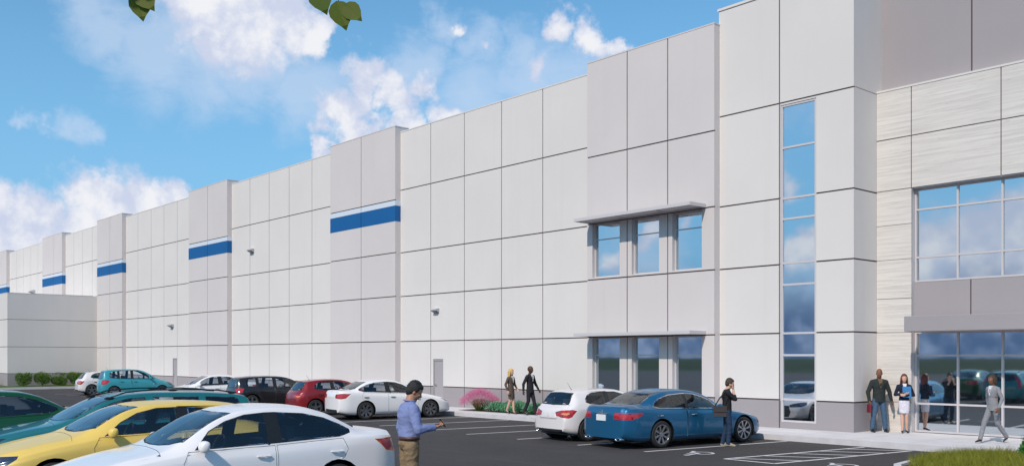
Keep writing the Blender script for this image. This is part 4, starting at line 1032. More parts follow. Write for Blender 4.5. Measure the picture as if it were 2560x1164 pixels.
def person(label, loc, heading, H, J=None, female=False, skin_m=None, hair_m=None, hair='short', top=None, top_m=None, top_long=.50, bottom='trousers', bottom_m=None,
           shoe_m=None, heels=False, head_turn=0, head_tilt=0, curl=(.5, .5), palms=None, inner_m=None, build=1.0, bare_legs=False, sleeve='long', belt_m=None, group=None, lean=0.0):
    """J overrides joints given as fractions of the height: x forward, y to the person's left, z up"""
    root = empty('person', loc, R(heading), label, 'person', group)
    sh = .090 if female else .104; hp = .048 if female else .05
    j = dict(hipL=(0, hp, .52), hipR=(0, -hp, .52), kneeL=(.01, hp+.004, .285), kneeR=(.01, -hp-.004, .285), ankL=(-.01, hp+.006, .045), ankR=(-.01, -hp-.006, .045),
             shL=(0, sh, .800), shR=(0, -sh, .800), elL=(-.01, sh+.035, .635), elR=(-.01, -sh-.035, .635), wrL=(.03, sh+.045, .492), wrR=(.03, -sh-.045, .492),
             toeL=None, toeR=None, hip=(0, 0, .53), chest=(0, 0, .74), neck=(0, 0, .845), head=(.012, 0, .93))
    j.update(J or {})
    V = {k: (Vector(v)*H if v is not None else None) for k, v in j.items()}
    b = H*build; fw = .93 if female else 1.0
    # ---- body: one continuous skin mesh
    mb = MB(); hd = V['head']; rot = Matrix.Rotation(R(head_turn), 3, 'Z') @ Matrix.Rotation(R(head_tilt), 3, 'Y')
    HS = H*.0625*1.04; hs = 1.0; rot_h = rot; rot = None
    def HP(x, y, z): return Vector((x, y, z))
    def WP(p): return hd+rot_h @ Vector((p[0]*.88, p[1]*.80, p[2]))*HS
    def set_head(m, i0=0): m.v[i0:] = [tuple(WP(p)) for p in m.v[i0:]]
    mb.ell(HP(-.12, 0, .22), (hs*1.12, hs*.90, hs*.98), rot, 20, 14)
    mb.ell(HP(.22, 0, -.22), (hs*.78, hs*.70, hs*.80), rot, 18, 12)
    mb.ell(HP(.52, 0, -.74), (hs*.34, hs*.40, hs*.30), rot)
    mb.ell(HP(.20, .0, -.66), (hs*.52, hs*.60, hs*.38), rot)
    for sd in (-1, 1):
        mb.ell(HP(-.08, sd*.86, -.12), (hs*.16, hs*.08, hs*.27), rot, 10, 7)
        mb.ell(HP(.70, sd*.38, -.20), (hs*.22, hs*.26, hs*.18), rot, 10, 7)
        mb.ell(HP(.82, sd*.30, .20), (hs*.14, hs*.28, hs*.09), rot, 10, 7)
    mb.cap_tube(HP(.90, 0, .08), HP(1.10, 0, -.28), hs*.08, hs*.13, 8)
    mb.ell(HP(.88, 0, -.52), (hs*.12, hs*.27, hs*.06), rot, 10, 7); mb.ell(HP(.86, 0, -.63), (hs*.12, hs*.22, hs*.07), rot, 10, 7)
    set_head(mb)
    nr = .029*b*(.88 if female else 1.05)
    mb.cap_tube(V['neck']-Vector((.01*H, 0, .03*H)), WP((-.12, 0, -.45)), nr*1.1, nr, 14)
    ch, hi = V['chest'], V['hip']; nk = V['neck']
    mid = (ch+hi)/2
    torso = [(hi+Vector((0, 0, -.03*H)), .050*b, .070*b), (hi, .056*b, .084*b), (mid, .050*b, (.066 if female else .075)*b), (ch+Vector((.004*H, 0, -.01*H)), .058*b, .090*b*fw), ((V['shL']+V['shR'])/2+Vector((0, 0, -.005*H)), .045*b, .092*b*fw), (nk-Vector((0, 0, .012*H)), .030*b, .045*b)]
    loft(mb, torso)
    for s in 'LR':
        mb.cap_tube(V['sh'+s], V['el'+s], .026*b*fw, .020*b*fw); mb.cap_tube(V['el'+s], V['wr'+s], .0205*b*fw, .0135*b*fw)
        sg = 1 if s == 'L' else -1
        d = (V['wr'+s]-V['el'+s]).normalized(); pn = Vector((palms or {}).get(s, (0, -sg, 0)))
        if (palms or {}).get('d'+s): d = Vector(palms['d'+s])
        hand(mb, V['wr'+s], d, pn, H, curl[0 if s == 'L' else 1], 1 if s == 'L' else -1)
        mb.cap_tube(V['hip'+s], V['knee'+s], .043*b, .029*b, 14)
        mb.cap_tube(V['knee'+s], V['knee'+s]*.55+V['ank'+s]*.45, .0285*b, .029*b, 14); mb.cap_tube(V['knee'+s]*.62+V['ank'+s]*.38, V['ank'+s], .029*b, .018*b, 14)
        t = V['toe'+s] if V['toe'+s] else V['ank'+s]+Vector((.095*H, 0, -.033*H))
        mb.cap_tube(V['ank'+s], t, (.013 if heels else .018)*b, (.008 if heels else .013)*b, 10)
    voxel(mb, 'body', skin_m, root, .0068, 3, .5)
    # eyes
    for sd in (-1, 1):
        e = MB(); e.ell(HP(.80, sd*.31, .06), (hs*.13, hs*.15, hs*.09), rot, 10, 7); e.ell(HP(.885, sd*.31, .06), (hs*.055, hs*.07, hs*.07), rot, 8, 6, mi=1)
        set_head(e); e.build('eye', [mat('eye_white', (.6, .58, .55), .3), mat('eye_iris', (.02, .012, .01), .2)], root, smooth=True)
    # hair
    h = MB()
    if hair == 'bald': h.ell(HP(-.13, 0, .24), (hs*1.12, hs*.905, hs*.985), rot, 20, 14)
    if hair in ('short', 'long', 'bun', 'bob'):
        h.ell(HP(-.20, 0, .30), (hs*1.10, hs*.97, hs*.98), rot, 20, 14); h.ell(HP(.22, 0, .66), (hs*.74, hs*.76, hs*.50), rot)
        h.ell(HP(-.55, 0, -.10), (hs*.72, hs*.88, hs*.72), rot)
        for sd in (-1, 1): h.ell(HP(-.02, sd*.74, .26), (hs*.42, hs*.22, hs*.42), rot)
        if hair == 'short':
            rr = random.Random(3)
            for k in range(26):
                a = rr.random()*6.28; q = rr.random()*.9
                h.ell(HP(-.2+.9*q*math.cos(a), .8*q*math.sin(a), .34+.88*math.sqrt(max(0, 1-q*q*.9))), (hs*.25, hs*.22, hs*.16), rot, 8, 6)
    if hair == 'long':
        ln = 3.0
        for k in range(15):
            a = R(75+210*k/14); x, y = math.cos(a)*.92-.28, math.sin(a)*.90
            h.tube([HP(x*.8, y*.8, .7), HP(x, y, .1), HP(x*1.02-.02, y*1.12, -.8), HP(x*.9-.1, y*1.2, -1.6), HP(x*.8-.15, y*1.05, -ln*.75-.3*math.sin(k*2.1))], [hs*.22, hs*.27, hs*.27, hs*.24, hs*.08], 8)
    if hair == 'bun': h.ell(HP(-1.15, 0, .1), (hs*.45, hs*.45, hs*.42), rot)
    if hair == 'bob':
        for k in range(13):
            a = R(80+200*k/12); x, y = math.cos(a)*.92-.25, math.sin(a)*.88
            h.tube([HP(x*.8, y*.8, .6), HP(x, y, 0), HP(x*.98, y*1.05, -.75), HP(x*.9, y*.95, -1.1)], [hs*.22, hs*.28, hs*.24, hs*.1], 8)
    if hair != 'bald' or True:
        hm = hair_m
        if hair == 'bald': pass
        else: set_head(h); voxel(h, 'hair', hm, root, .008, 2, .5)
    # ---- upper garment
    g = MB(); o = .012*b/1.75*1.75*.6
    zl = top_long*H
    secs = []
    flare = 1.0
    lowc = Vector((hi.x, 0, zl)); 
    secs = [(lowc, .066*b, .093*b*fw*1.03), (Vector((hi.x, 0, (zl+mid.z)/2)), .064*b, (.084 if female else .090)*b), (mid+Vector((0, 0, .03*H)), .060*b, (.070 if female else .086)*b), (ch, .070*b, .102*b*fw), ((V['shL']+V['shR'])/2+Vector((0, 0, -.012*H)), .062*b, .112*b*fw), ((V['shL']+V['shR'])/2+Vector((0, 0, .014*H)), .050*b, .098*b*fw), ((V['shL']+V['shR'])/2+Vector((-.002*H, 0, .030*H)), .042*b, .066*b), (nk-Vector((.004*H, 0, .002*H)), .033*b, .040*b)]
    loft(g, secs, 26)
    for s in 'LR': g.cap_tube(V['sh'+s]*.9+ch*.1-Vector((0, 0, .0)), nk-Vector((0, 0, .016*H)), .036*b*fw, .026*b, 14)
    for s in 'LR':
        e = V['el'+s]; wr = V['wr'+s]; end = wr if sleeve == 'long' else e*.55+wr*.45
        g.cap_tube(V['sh'+s]-Vector((0, 0, .006*H)), e, .037*b*fw, .030*b*fw, 14); g.tube([e-(wr-e)*.04, e*.5+end*.5, end, end+(wr-e).normalized()*.006], [.0305*b*fw, .026*b*fw, .0215*b*fw, .019*b*fw], 14)
        g.ell(e, (.031*b*fw, .031*b*fw, .031*b*fw))
    voxel(g, top or 'jacket', top_m, root, .0095, 4, .6, True)
    if inner_m:   # shirt seen in the open neck of the jacket
        q = MB(); x = ch.x+.068*b
        q.rings([[(x-.012*H, -.030*b, nk.z-.012*H), (x-.012*H, .030*b, nk.z-.012*H), (x+.006*H, .016*b, ch.z+.02*H), (x+.004*H, 0, ch.z-.045*H), (x+.006*H, -.016*b, ch.z+.02*H)], [(x-.03*H, -.034*b, nk.z-.004*H), (x-.03*H, .034*b, nk.z-.004*H), (x-.02*H, .016*b, ch.z+.02*H), (x-.02*H, 0, ch.z-.045*H), (x-.02*H, -.016*b, ch.z+.02*H)]])
        q.build('shirt', inner_m, root)
    # ---- lower garment
    g = MB()
    if bottom == 'trousers':
        loft(g, [(hi+Vector((0, 0, -.045*H)), .050*b, .074*b), (hi+Vector((-.004*H, 0, -.01*H)), .064*b, .092*b*fw), (hi+Vector((0, 0, .045*H)), .056*b, .080*b*fw)])
        for s in 'LR':
            k_ = V['knee'+s]; a = V['ank'+s]; g.cap_tube(V['hip'+s]-Vector((0, 0, .01*H)), k_, .051*b, .038*b, 16)
            g.ell(k_, (.038*b,)*3); g.tube([k_, k_*.45+a*.55, a+(k_-a)*.02, a-(k_-a)*.05], [.038*b, .034*b, .032*b, .033*b], 16)
    else:
        kn = .30*H; cx = (V['kneeL']+V['kneeR'])/2
        loft(g, [(Vector((hi.x, 0, .575*H)), .054*b, .074*b), (hi, .064*b, .094*b), (Vector(((hi.x+cx.x)/2, 0, .43*H)), .064*b, .092*b), (Vector((cx.x*.8, 0, .34*H)), .058*b, .083*b), (Vector((cx.x*.8, 0, .335*H)), .052*b, .078*b)], 26)
    voxel(g, 'trousers' if bottom == 'trousers' else 'skirt', bottom_m, root, .0095, 4, .6, True)
    if belt_m:
        q = MB(); n = 24
        for a0, a1 in (((.068, .094), (.062, .088)),):
            o_ = [[(hi.x+a0[0]*b*math.cos(2*math.pi*k/n), a0[1]*b*fw*math.sin(2*math.pi*k/n), z) for k in range(n)] for z in (zl-.016*H, zl+.008*H)]
            q.rings(o_)
        q.build('belt', belt_m, root, smooth=True)
        q = MB(); ring = [(nk.x-.002*H+.036*b*math.cos(2*math.pi*k/20), .040*b*math.sin(2*math.pi*k/20), nk.z+.006*H-.006*H*math.cos(2*math.pi*k/20)) for k in range(21)]
        q.tube(ring, .0075*H*.9, 8, cap=False); q.build('collar', top_m, root, smooth=True)
    # ---- shoes
    for s in 'LR':
        a = V['ank'+s]; t = V['toe'+s] if V['toe'+s] else a+Vector((.095*H, 0, -.033*H)); d = (t-a); dh = Vector((d.x, d.y, 0)).normalized()
        q = MB()
        if heels:
            q.cap_tube(a-Vector((.012*H*dh.x, .012*H*dh.y, .020*H)), (a+t)/2-Vector((0, 0, .008*H)), .018*b, .016*b, 10); q.cap_tube((a+t)/2-Vector((0, 0, .008*H)), t, .017*b, .010*b, 10)
            hb = a-Vector((dh.x, dh.y, 0))*.018*H; q.tube([hb-Vector((0, 0, .018*H)), hb-Vector((0, 0, .046*H))], [.010*b, .005*b], 8)
        else:
            q.cap_tube(a-Vector((.012*H*dh.x, .012*H*dh.y, .020*H)), t, .021*b, .017*b, 10); q.cap_tube(a+dh*.02*H-Vector((0, 0, .008*H)), t, .022*b, .016*b, 10)
        voxel(q, 'shoe', shoe_m, root, .007, 2, .5)
    return root, V

BLK = cloth('black_cloth', (.018, .018, .02)); BROWN = skin('skin_brown', (.20, .085, .045)); DBROWN = skin('skin_dark_brown', (.085, .038, .022)); FAIR = skin('skin_fair', (.62, .36, .26)); TAN = skin('skin_tan', (.42, .215, .135))
HBLK = mat('black_hair', (.010, .008, .007), .5, bump=(120, .6)); HBRN = mat('brown_hair', (.045, .028, .018), .5, bump=(120, .6)); HBLD = mat('blonde_hair', (.62, .40, .12), .5, bump=(120, .6)); HRED = mat('auburn_hair', (.13, .022, .018), .45, bump=(120, .6))
LEAB = mat('black_leather', (.012, .011, .012), .4); LEABR = mat('brown_leather', (.07, .03, .025), .5)
JEAN = cloth('blue_denim', (.065, .115, .19)); JEAND = cloth('dark_denim', (.025, .045, .085))
WR[:] = [.0075, 5.5]
# man in the blue shirt, back to us, looking at his phone
p1, V1 = person('man in lilac blue shirt and khaki trousers seen from behind, looking at his phone', (-10.72, 7.55, gz(-10.72, 7.55)), 72, 1.77,
  J=dict(hipL=(0, .058, .52), hipR=(0, -.058, .52), elR=(.02, -.165, .640), wrR=(.165, -.125, .655), elL=(-.02, .150, .64), wrL=(.0, .150, .50), head=(.045, -.002, .925), neck=(.008, 0, .848), chest=(.0, 0, .74), kneeL=(.0, .06, .285), kneeR=(.015, -.055, .285), ankL=(-.03, .07, .045), ankR=(.0, -.06, .045)),
  skin_m=TAN, hair_m=HBLK, top='shirt', top_m=mat('lilac_shirt_cloth', (.20, .24, .44), .85, spec=.15, bump=(9, 1.0)), top_long=.575, bottom_m=mat('khaki_cloth', (.235, .165, .10), .9, spec=.1, bump=(10, 1.0)), shoe_m=LEABR, head_turn=-12, head_tilt=26,
  curl=(.45, 1.0), palms={'R': (.1, .1, 1), 'dR': (1, .12, .12)}, belt_m=LEABR, build=1.24)
ph = MB(); ph.box((-.005, -.036, -.07), (.004, .036, .07)); pho = bevel_obj(ph.build('smartphone', [mat('phone_shell', (.015, .015, .018), .2)]), .003, 2)
pho.parent = None; hw_ = Matrix.Translation(p1.location) @ Matrix.Rotation(R(72), 4, 'Z') @ Vector((.165*1.77+.115, -.125*1.77+.01, .655*1.77+.055)); pho.location = hw_; pho.rotation_euler = (0, R(-35), R(72))
tag(pho, 'black smartphone held in the raised hand of the man in the lilac shirt', 'phone')
WR[:] = [.0045, 7.0]
# man on the phone beside the blue saloon, with a shoulder bag
p2, V2 = person('man in black sweater and dark jeans beside the blue saloon, hand to his face', (-14.85, 20.42, 0), 44, 1.74,
  J=dict(elR=(.105, -.105, .70), wrR=(.085, -.055, .835), elL=(.11, .09, .70), wrL=(.10, .03, .83), head=(.045, 0, .925), neck=(.012, 0, .845), kneeR=(.035, -.05, .285), ankR=(.01, -.05, .045), kneeL=(.0, .055, .285), ankL=(-.055, .06, .045)),
  skin_m=FAIR, hair_m=HBRN, top='sweater', top_m=cloth('black_sweater', (.022, .023, .026)), top_long=.50, bottom_m=JEAND, shoe_m=mat('beige_suede', (.36, .31, .24), .8), head_tilt=10, curl=(1.0, .9),
  palms={'R': (-1, .2, .1), 'dR': (-.12, .1, 1), 'L': (-1, -.2, .1), 'dL': (-.1, -.1, 1)}, sleeve='short', build=1.08)
bag = MB(); bag.rings([[(x*.5, y*.20*s, z*.155) for x, z in ((-.10, -.9), (.10, -.9), (.13, 0), (.11, .9), (-.11, .9), (-.13, 0))] for y, s in ((-.95, 1), (-.85, 1), (.85, 1), (.95, 1))])
bg_ = empty('shoulder_bag', (-14.90, 20.20, .90), R(44), 'dark brown messenger bag hanging from the shoulder of the man in the black sweater', 'bag')
b_ = MB(); b_.rings([[(sx*(.165*k), -.05+t, sz*(.145*k)-.0) for sx, sz in ((-1, -1), (1, -1), (1.02, .6), (.95, 1), (-.95, 1), (-1.02, .6))] for t, k in ((0, .93), (.012, 1), (.088, 1), (.10, .93))])
bevel_obj(b_.build('bag_body', mat('bag_canvas', (.055, .045, .048), .85, bump=(60, .5)), bg_), .012, 2)
b_ = MB(); b_.rings([[(sx*.168, -.066+t, z) for sx, z in ((-1, -.02), (1, -.02), (1, .148), (-1, .148))] for t in (0, .012)]); bevel_obj(b_.build('bag_flap', mat('bag_flap_canvas', (.045, .036, .04), .85), bg_), .006, 1)
b_ = MB(); b_.tube([(-.14, -.01, .13), (-.02, -.04, .34), (.12, -.05, .52), (.20, -.02, .575), (.24, .04, .56)], .014, 8); b_.tube([(.13, -.02, .13), (.17, -.05, .34), (.20, -.045, .54), (.235, .01, .575)], .014, 8); b_.build('bag_strap', mat('bag_strap_webbing', (.025, .02, .022), .8), bg_, smooth=True)
# man in the dark jacket by the entrance
p3, V3 = person('bald man in charcoal jacket and blue jeans standing by the stone column', (-13.62, 25.95, .15), -42, 1.80,
  J=dict(elR=(-.0, -.175, .635), wrR=(.035, -.165, .495), elL=(.0, .165, .635), wrL=(.02, .19, .495), kneeR=(.005, -.078, .285), ankR=(-.01, -.105, .045), kneeL=(.005, .078, .285), ankL=(-.01, .105, .045)),
  skin_m=BROWN, hair='bald', top_m=cloth('charcoal_jacket', (.030, .036, .036)), top_long=.475, bottom_m=JEAN, shoe_m=LEAB, head_turn=-28, curl=(.6, 1.0), build=1.14, inner_m=mat('brown_tshirt', (.16, .10, .06), .9))
hb = Matrix.Translation(p3.location) @ Matrix.Rotation(R(-42), 4, 'Z') @ Vector((.075, -.165*1.8-.01, .40*1.8))
clutch = MB(); clutch.rings([[(.10*k*sx, -.03+t, .12*k*sz) for sx, sz in ((-1, -1), (1, -1), (.85, 1), (-.85, 1))] for t, k in ((0, .9), (.012, 1), (.05, 1), (.062, .9))])
co = bevel_obj(clutch.build('handbag', mat('red_leather', (.16, .012, .03), .45)), .012, 2); co.location = hb-Vector((0, 0, .04)); co.rotation_euler = (0, 0, R(-32)); tag(co, 'small dark red bag held by the bald man in the charcoal jacket', 'bag')
# woman with the folder
p4, V4 = person('auburn haired woman in dark cardigan and white skirt before the entrance glass', (-12.98, 26.15, .15), -52, 1.66, female=True,
  J=dict(elR=(.02, -.145, .655), wrR=(.135, -.02, .665), elL=(.02, .15, .645), wrL=(.13, -.01, .645), kneeL=(.015, .038, .285), kneeR=(.0, -.03, .285), ankL=(-.02, .045, .065), ankR=(.01, -.028, .065), toeL=(.065, .055, .012), toeR=(.095, -.05, .012)),
  skin_m=FAIR, hair_m=HRED, hair='long', top='cardigan', top_m=cloth('navy_cardigan', (.018, .022, .042)), top_long=.555, bottom='skirt', bottom_m=cloth('white_skirt_cloth', (.66, .63, .70)), shoe_m=LEAB, heels=True, head_turn=-8, curl=(.9, .9),
  palms={'R': (-.2, .6, .6), 'dR': (.15, 1, .1), 'L': (-1, -.1, 0), 'dL': (.1, -1, .1)}, inner_m=mat('white_blouse', (.7, .68, .7), .8))
fo = MB(); fo.box((-.008, -.115, -.155), (.008, .115, .155)); fob = bevel_obj(fo.build('folder', mat('blue_folder_card', (.035, .17, .38), .5)), .004, 1)
fob.location = Matrix.Translation(p4.location) @ Matrix.Rotation(R(-52), 4, 'Z') @ Vector((.155, .045, .70*1.66)); fob.rotation_euler = (0, R(-8), R(-52)); tag(fob, 'blue folder held against the chest of the woman in the white skirt', 'folder')
# woman walking in the grey suit
p5, V5 = person('woman in light grey trouser suit striding along the entrance pavement', (-10.02, 24.82, .15), -112, 1.70, female=True,
  J=dict(hipL=(-.005, .048, .52), hipR=(.005, -.048, .52), kneeL=(-.03, .05, .29), ankL=(-.195, .055, .095), toeL=(-.135, .06, .022), kneeR=(.12, -.045, .295), ankR=(.195, -.045, .062), toeR=(.282, -.048, .020),
         elL=(-.02, .145, .65), wrL=(.07, .165, .52), elR=(-.05, -.15, .645), wrR=(-.085, -.165, .50), head=(.02, 0, .93)),
  skin_m=BROWN, hair_m=HBRN, hair='bob', top='suit_jacket', top_m=cloth('light_grey_suit', (.25, .25, .265)), top_long=.47, bottom_m=cloth('light_grey_trousers', (.235, .235, .25)), shoe_m=LEAB, heels=True, curl=(.5, .5), inner_m=mat('white_blouse', (.7, .68, .7), .8), build=.97)
# the couple on the walkway
p6, V6 = person('blonde woman in brown skirt suit walking beside the man in the black suit', (-26.95, 23.62, .15), 12, 1.70, female=True,
  J=dict(kneeL=(.05, .03, .285), ankL=(.06, .025, .065), toeL=(.14, .025, .012), kneeR=(.0, -.03, .29), ankR=(-.09, -.03, .085), toeR=(-.02, -.03, .018), elL=(.0, .14, .655), wrL=(.09, .11, .56), elR=(-.04, -.14, .65), wrR=(.02, -.15, .52)),
  skin_m=FAIR, hair_m=HBLD, hair='long', top='suit_jacket', top_m=cloth('brown_suit', (.115, .085, .07)), top_long=.47, bottom='skirt', bottom_m=cloth('brown_skirt', (.115, .085, .07)), shoe_m=LEABR, heels=True, inner_m=mat('white_blouse', (.7, .68, .7), .8), group='couple walking along the planting bed')
p7, V7 = person('man in black suit and white shirt walking ahead of the blonde woman', (-26.02, 23.75, .15), 14, 1.80,
  J=dict(kneeL=(.07, .04, .285), ankL=(.12, .035, .05), kneeR=(-.01, -.045, .29), ankR=(-.115, -.045, .07), toeR=(-.03, -.045, .018), elL=(.02, .16, .645), wrL=(.10, .165, .525), elR=(-.055, -.16, .64), wrR=(-.05, -.17, .50)),
  skin_m=DBROWN, hair_m=HBLK, hair='bald', top='suit_jacket', top_m=cloth('black_suit', (.028, .028, .034)), top_long=.46, bottom_m=cloth('black_suit_trousers', (.025, .025, .03)), shoe_m=LEAB, inner_m=mat('white_shirt', (.75, .75, .77), .8), build=1.03, group='couple walking along the planting bed')
# ---------------------------------------------------------------- plants
def leafmat(nm, c, c2, tr=.25):
    if nm in MATS: return MATS[nm]
    m = bpy.data.materials.new(nm); m.use_nodes = True; t = NT(m.node_tree); p = t.n['Principled BSDF']; p.inputs['Roughness'].default_value = .55; p.inputs['Specular IOR Level'].default_value = .3
    g = t.node('ShaderNodeNewGeometry'); c_ = t.mix(g.outputs['Random Per Island'], tuple(c)+(1,), tuple(c2)+(1,)); t.l.new(c_, p.inputs['Base Color'])
    tl = t.node('ShaderNodeBsdfTranslucent'); t.l.new(c_, tl.inputs[0]); mx = t.node('ShaderNodeMixShader'); mx.inputs[0].default_value = tr
    t.l.new(p.outputs[0], mx.inputs[1]); t.l.new(tl.outputs[0], mx.inputs[2]); t.l.new(mx.outputs[0], t.n['Material Output'].inputs[0]); MATS[nm] = m; return m
def leafquad(b, p, d, up, ln, wd):
    d = d.normalized(); s = d.cross(up).normalized()*wd/2; n = s.cross(d).normalized()*wd*.18
    b.quad(p, p+d*ln*.45-s+n, p+d*ln, p+d*ln*.45+s+n)
def rvec(r): 
    while True:
        v = Vector((r.uniform(-1, 1), r.uniform(-1, 1), r.uniform(-1, 1)))
        if .05 < v.length < 1: return v.normalized()
def bush(name, loc, rad, n, leaf, m, seed, label, cat, group=None, lobes=7):
    r = random.Random(seed); root = empty(name, loc, 0, label, cat, group); b = MB()
    L_ = [(Vector((0, 0, rad[2]*.85)), Vector(rad)*.78)]
    for k in range(lobes):
        a = 6.283*k/lobes+r.random(); L_.append((Vector((math.cos(a)*rad[0]*.5, math.sin(a)*rad[1]*.5, rad[2]*r.uniform(.45, 1.25))), Vector(rad)*r.uniform(.36, .52)))
    for k in range(n):
        c, q = L_[r.randrange(len(L_))]; v = rvec(r); rr = r.uniform(.72, 1.04)
        p = c+Vector((v.x*q.x, v.y*q.y, v.z*q.z))*rr
        if p.z < .02: p.z = r.uniform(.02, .12)
        leafquad(b, p, (v+rvec(r)*.9+Vector((0, 0, .3))), rvec(r), leaf*r.uniform(.7, 1.25), leaf*.5)
    b.build('foliage', m, root)
    s = MB()
    for k in range(6):
        a = 6.283*k/6; s.tube([(0, 0, 0), (math.cos(a)*rad[0]*.3, math.sin(a)*rad[1]*.3, rad[2]*.7), (math.cos(a)*rad[0]*.5, math.sin(a)*rad[1]*.5, rad[2]*1.3)], [.02, .012, .005], 5)
    s.build('stem', mat('bark', (.09, .06, .04), .9), root)
    return root
BUSHM = leafmat('bush_leaves', (.05, .12, .016), (.14, .24, .035))
bl = ['first round green bush from the left edge at the foot of the low wing', 'second round green bush along the side wall of the low wing', 'third round green bush in the row beside the low wing', 'fourth round green bush, broad one near the wall corner', 'fifth round green bush behind the farthest white hatchback']
for k, (y, s) in enumerate(((19.55, .95), (20.85, 1.05), (22.05, 1.0), (23.25, 1.0), (24.4, .9))):
    bush('round_bush', (-77.1+.1*(k % 2), y, .13), (.82*s, .64*s, .62*s), 3400, .08, BUSHM, 40+k, bl[k], 'bush', 'round bushes beside the low wing')
bush('round_bush', (-79.9, 17.7, .13), (.8, .7, .55), 1800, .085, BUSHM, 51, 'green bush cut off by the left edge of the picture before the low wing', 'bush', 'round bushes beside the low wing')
# pink muhly grass
r = random.Random(7); mh = empty('muhly_grass', (-29.55, 24.25, .15), 0, 'tuft of pink muhly grass at the left end of the planting bed', 'ornamental grass')
b = MB()
for k in range(1500):
    a = r.random()*6.283; q = r.random()**.6; h = r.uniform(.45, .85); dx, dy = math.cos(a), math.sin(a)
    P0 = Vector((dx*.14*r.random(), dy*.14*r.random(), 0)); P1 = P0+Vector((dx*q*.30, dy*q*.30, h*.55)); P2 = P0+Vector((dx*q*.60, dy*q*.60, h*(.62-.18*q)+.05))
    s = Vector((-dy, dx, 0))*.004
    b.quad(P0-s, P0+s, P1+s*.8, P1-s*.8); b.quad(P1-s*.8, P1+s*.8, P2)
b.build('blades', leafmat('muhly_blades', (.10, .17, .02), (.22, .30, .05)), mh)
b = MB()
for k in range(5200):
    a = r.random()*6.283; q = r.random()**.55; dx, dy = math.cos(a), math.sin(a)
    c = Vector((dx*q*.76, dy*q*.76, .56+.16*math.cos(q*1.7)-.26*q*q+r.uniform(-.12, .14)))
    d = Vector((dx*q*1.1, dy*q*1.1, .75)).normalized()+rvec(r)*.5; leafquad(b, c, d, rvec(r), r.uniform(.06, .16), .007)
b.build('plume', leafmat('muhly_plume', (.62, .12, .30), (.88, .36, .54), .4), mh)
# ground cover in the bed
b = MB()
for k in range(26000):
    x = r.uniform(-29.2, -20.6); y = r.uniform(24.05, 25.05); h = .30+.10*math.sin(x*3.1)*math.sin(y*5+x)+.05*math.sin(x*9); z = .15+r.random()**.5*h
    leafquad(b, Vector((x, y, z)), rvec(r)+Vector((0, -.2, .8)), rvec(r), r.uniform(.05, .09), .030)
tag(b.build('ground_cover', leafmat('ground_cover_leaves', (.04, .20, .09), (.26, .56, .33))), 'strip of low blue green ground cover planted between the walkway and the wall', 'ground cover', kind='stuff')
bush('small_shrub', (-28.3, 24.75, .15), (.24, .22, .24), 500, .05, leafmat('dark_shrub_leaves', (.015, .03, .02), (.05, .07, .04)), 3, 'small dark shrub just right of the pink muhly grass', 'shrub')
bush('small_shrub', (-24.15, 24.7, .15), (.45, .4, .42), 1300, .05, leafmat('lime_leaves', (.16, .26, .02), (.34, .42, .06)), 5, 'lime green shrub peeking out behind the silver hatchback', 'shrub')
# near island on the right with its curb
cu = [(-7.0, 16.0), (-8.1, 16.7), (-8.95, 17.6), (-9.42, 18.5), (-9.55, 19.4), (-9.6, 20.3), (-9.45, 21.2), (-9.1, 21.75), (-8.5, 22.05), (-7.4, 22.2), (-5.2, 22.2), (-4.6, 21.8), (-4.4, 21.0), (-4.4, 16.4), (-4.9, 15.9)]
def inset(poly, d):
    c = Vector((-7.0, 19.0)); out = []
    for i, p in enumerate(poly):
        a = Vector(poly[i-1]); q = Vector(poly[(i+1) % len(poly)]); t = (q-a).normalized(); n = Vector((-t.y, t.x)); p = Vector(p)
        if (c-p).dot(n) < 0: n = -n
        out.append(tuple(p+n*d))
    return out
ci = inset(cu, .16); ci2 = inset(cu, .02); n = len(cu); b = MB()
for i in range(n):
    k = (i+1) % n; z = .15; P, Q, p, q, p2, q2 = cu[i], cu[k], ci[i], ci[k], ci2[i], ci2[k]; g0, g1 = gz(*P), gz(*Q)
    b.quad((*P, g0-.02), (*Q, g1-.02), (*q2, g1+z), (*p2, g0+z)); b.quad((*p2, g0+z), (*q2, g1+z), (*q, g1+z), (*p, g0+z)); b.quad((*p, g0+z), (*q, g1+z), (*q, g1-.02), (*p, g0-.02))
tag(b.build('island_curb', M_CURB), kind='structure')
b = MB()
for i in range(n): k = (i+1) % n; b.quad((*ci[i], gz(*ci[i])+.10), (*ci[k], gz(*ci[k])+.10), (-7.0, 19.0, .14))
tag(b.build('island_soil', M_SOIL), kind='structure')
b = MB(); cnt = 0
cg = inset(cu, .34)
while cnt < 42000:
    x = r.uniform(-9.6, -5.0); y = r.uniform(15.5, 22.0)
    if not inpoly((x, y), cg): continue
    
    cnt += 1; cl = .5+.5*math.sin(x*6.3+math.sin(y*4)*2)*math.sin(y*5.1+x); h = r.uniform(.14, .26)+.12*cl*r.random(); a = r.random()*6.283; lean_ = r.uniform(.05, .20)
    P0 = Vector((x, y, .10)); P1 = P0+Vector((math.cos(a)*lean_*.4, math.sin(a)*lean_*.4, h*.6)); P2 = P0+Vector((math.cos(a)*lean_, math.sin(a)*lean_, h))
    s = Vector((math.sin(a+1.3), math.cos(a+1.3), 0))*.0038; b.quad(P0-s, P0+s, P1+s*.8, P1-s*.8); b.quad(P1-s*.8, P1+s*.8, P2)
tag(b.build('island_grass', leafmat('island_grass_blades', (.11, .125, .012), (.33, .33, .035))), 'yellow green ornamental grass filling the curbed island at lower right', 'grass', kind='stuff')
bush('leafy_shrub', (-7.62, 21.3, .12), (.46, .46, .44), 3200, .075, leafmat('shrub_leaves', (.03, .14, .02), (.10, .30, .06)), 21, 'bright green leafy shrub at the right edge behind the island grass', 'shrub')
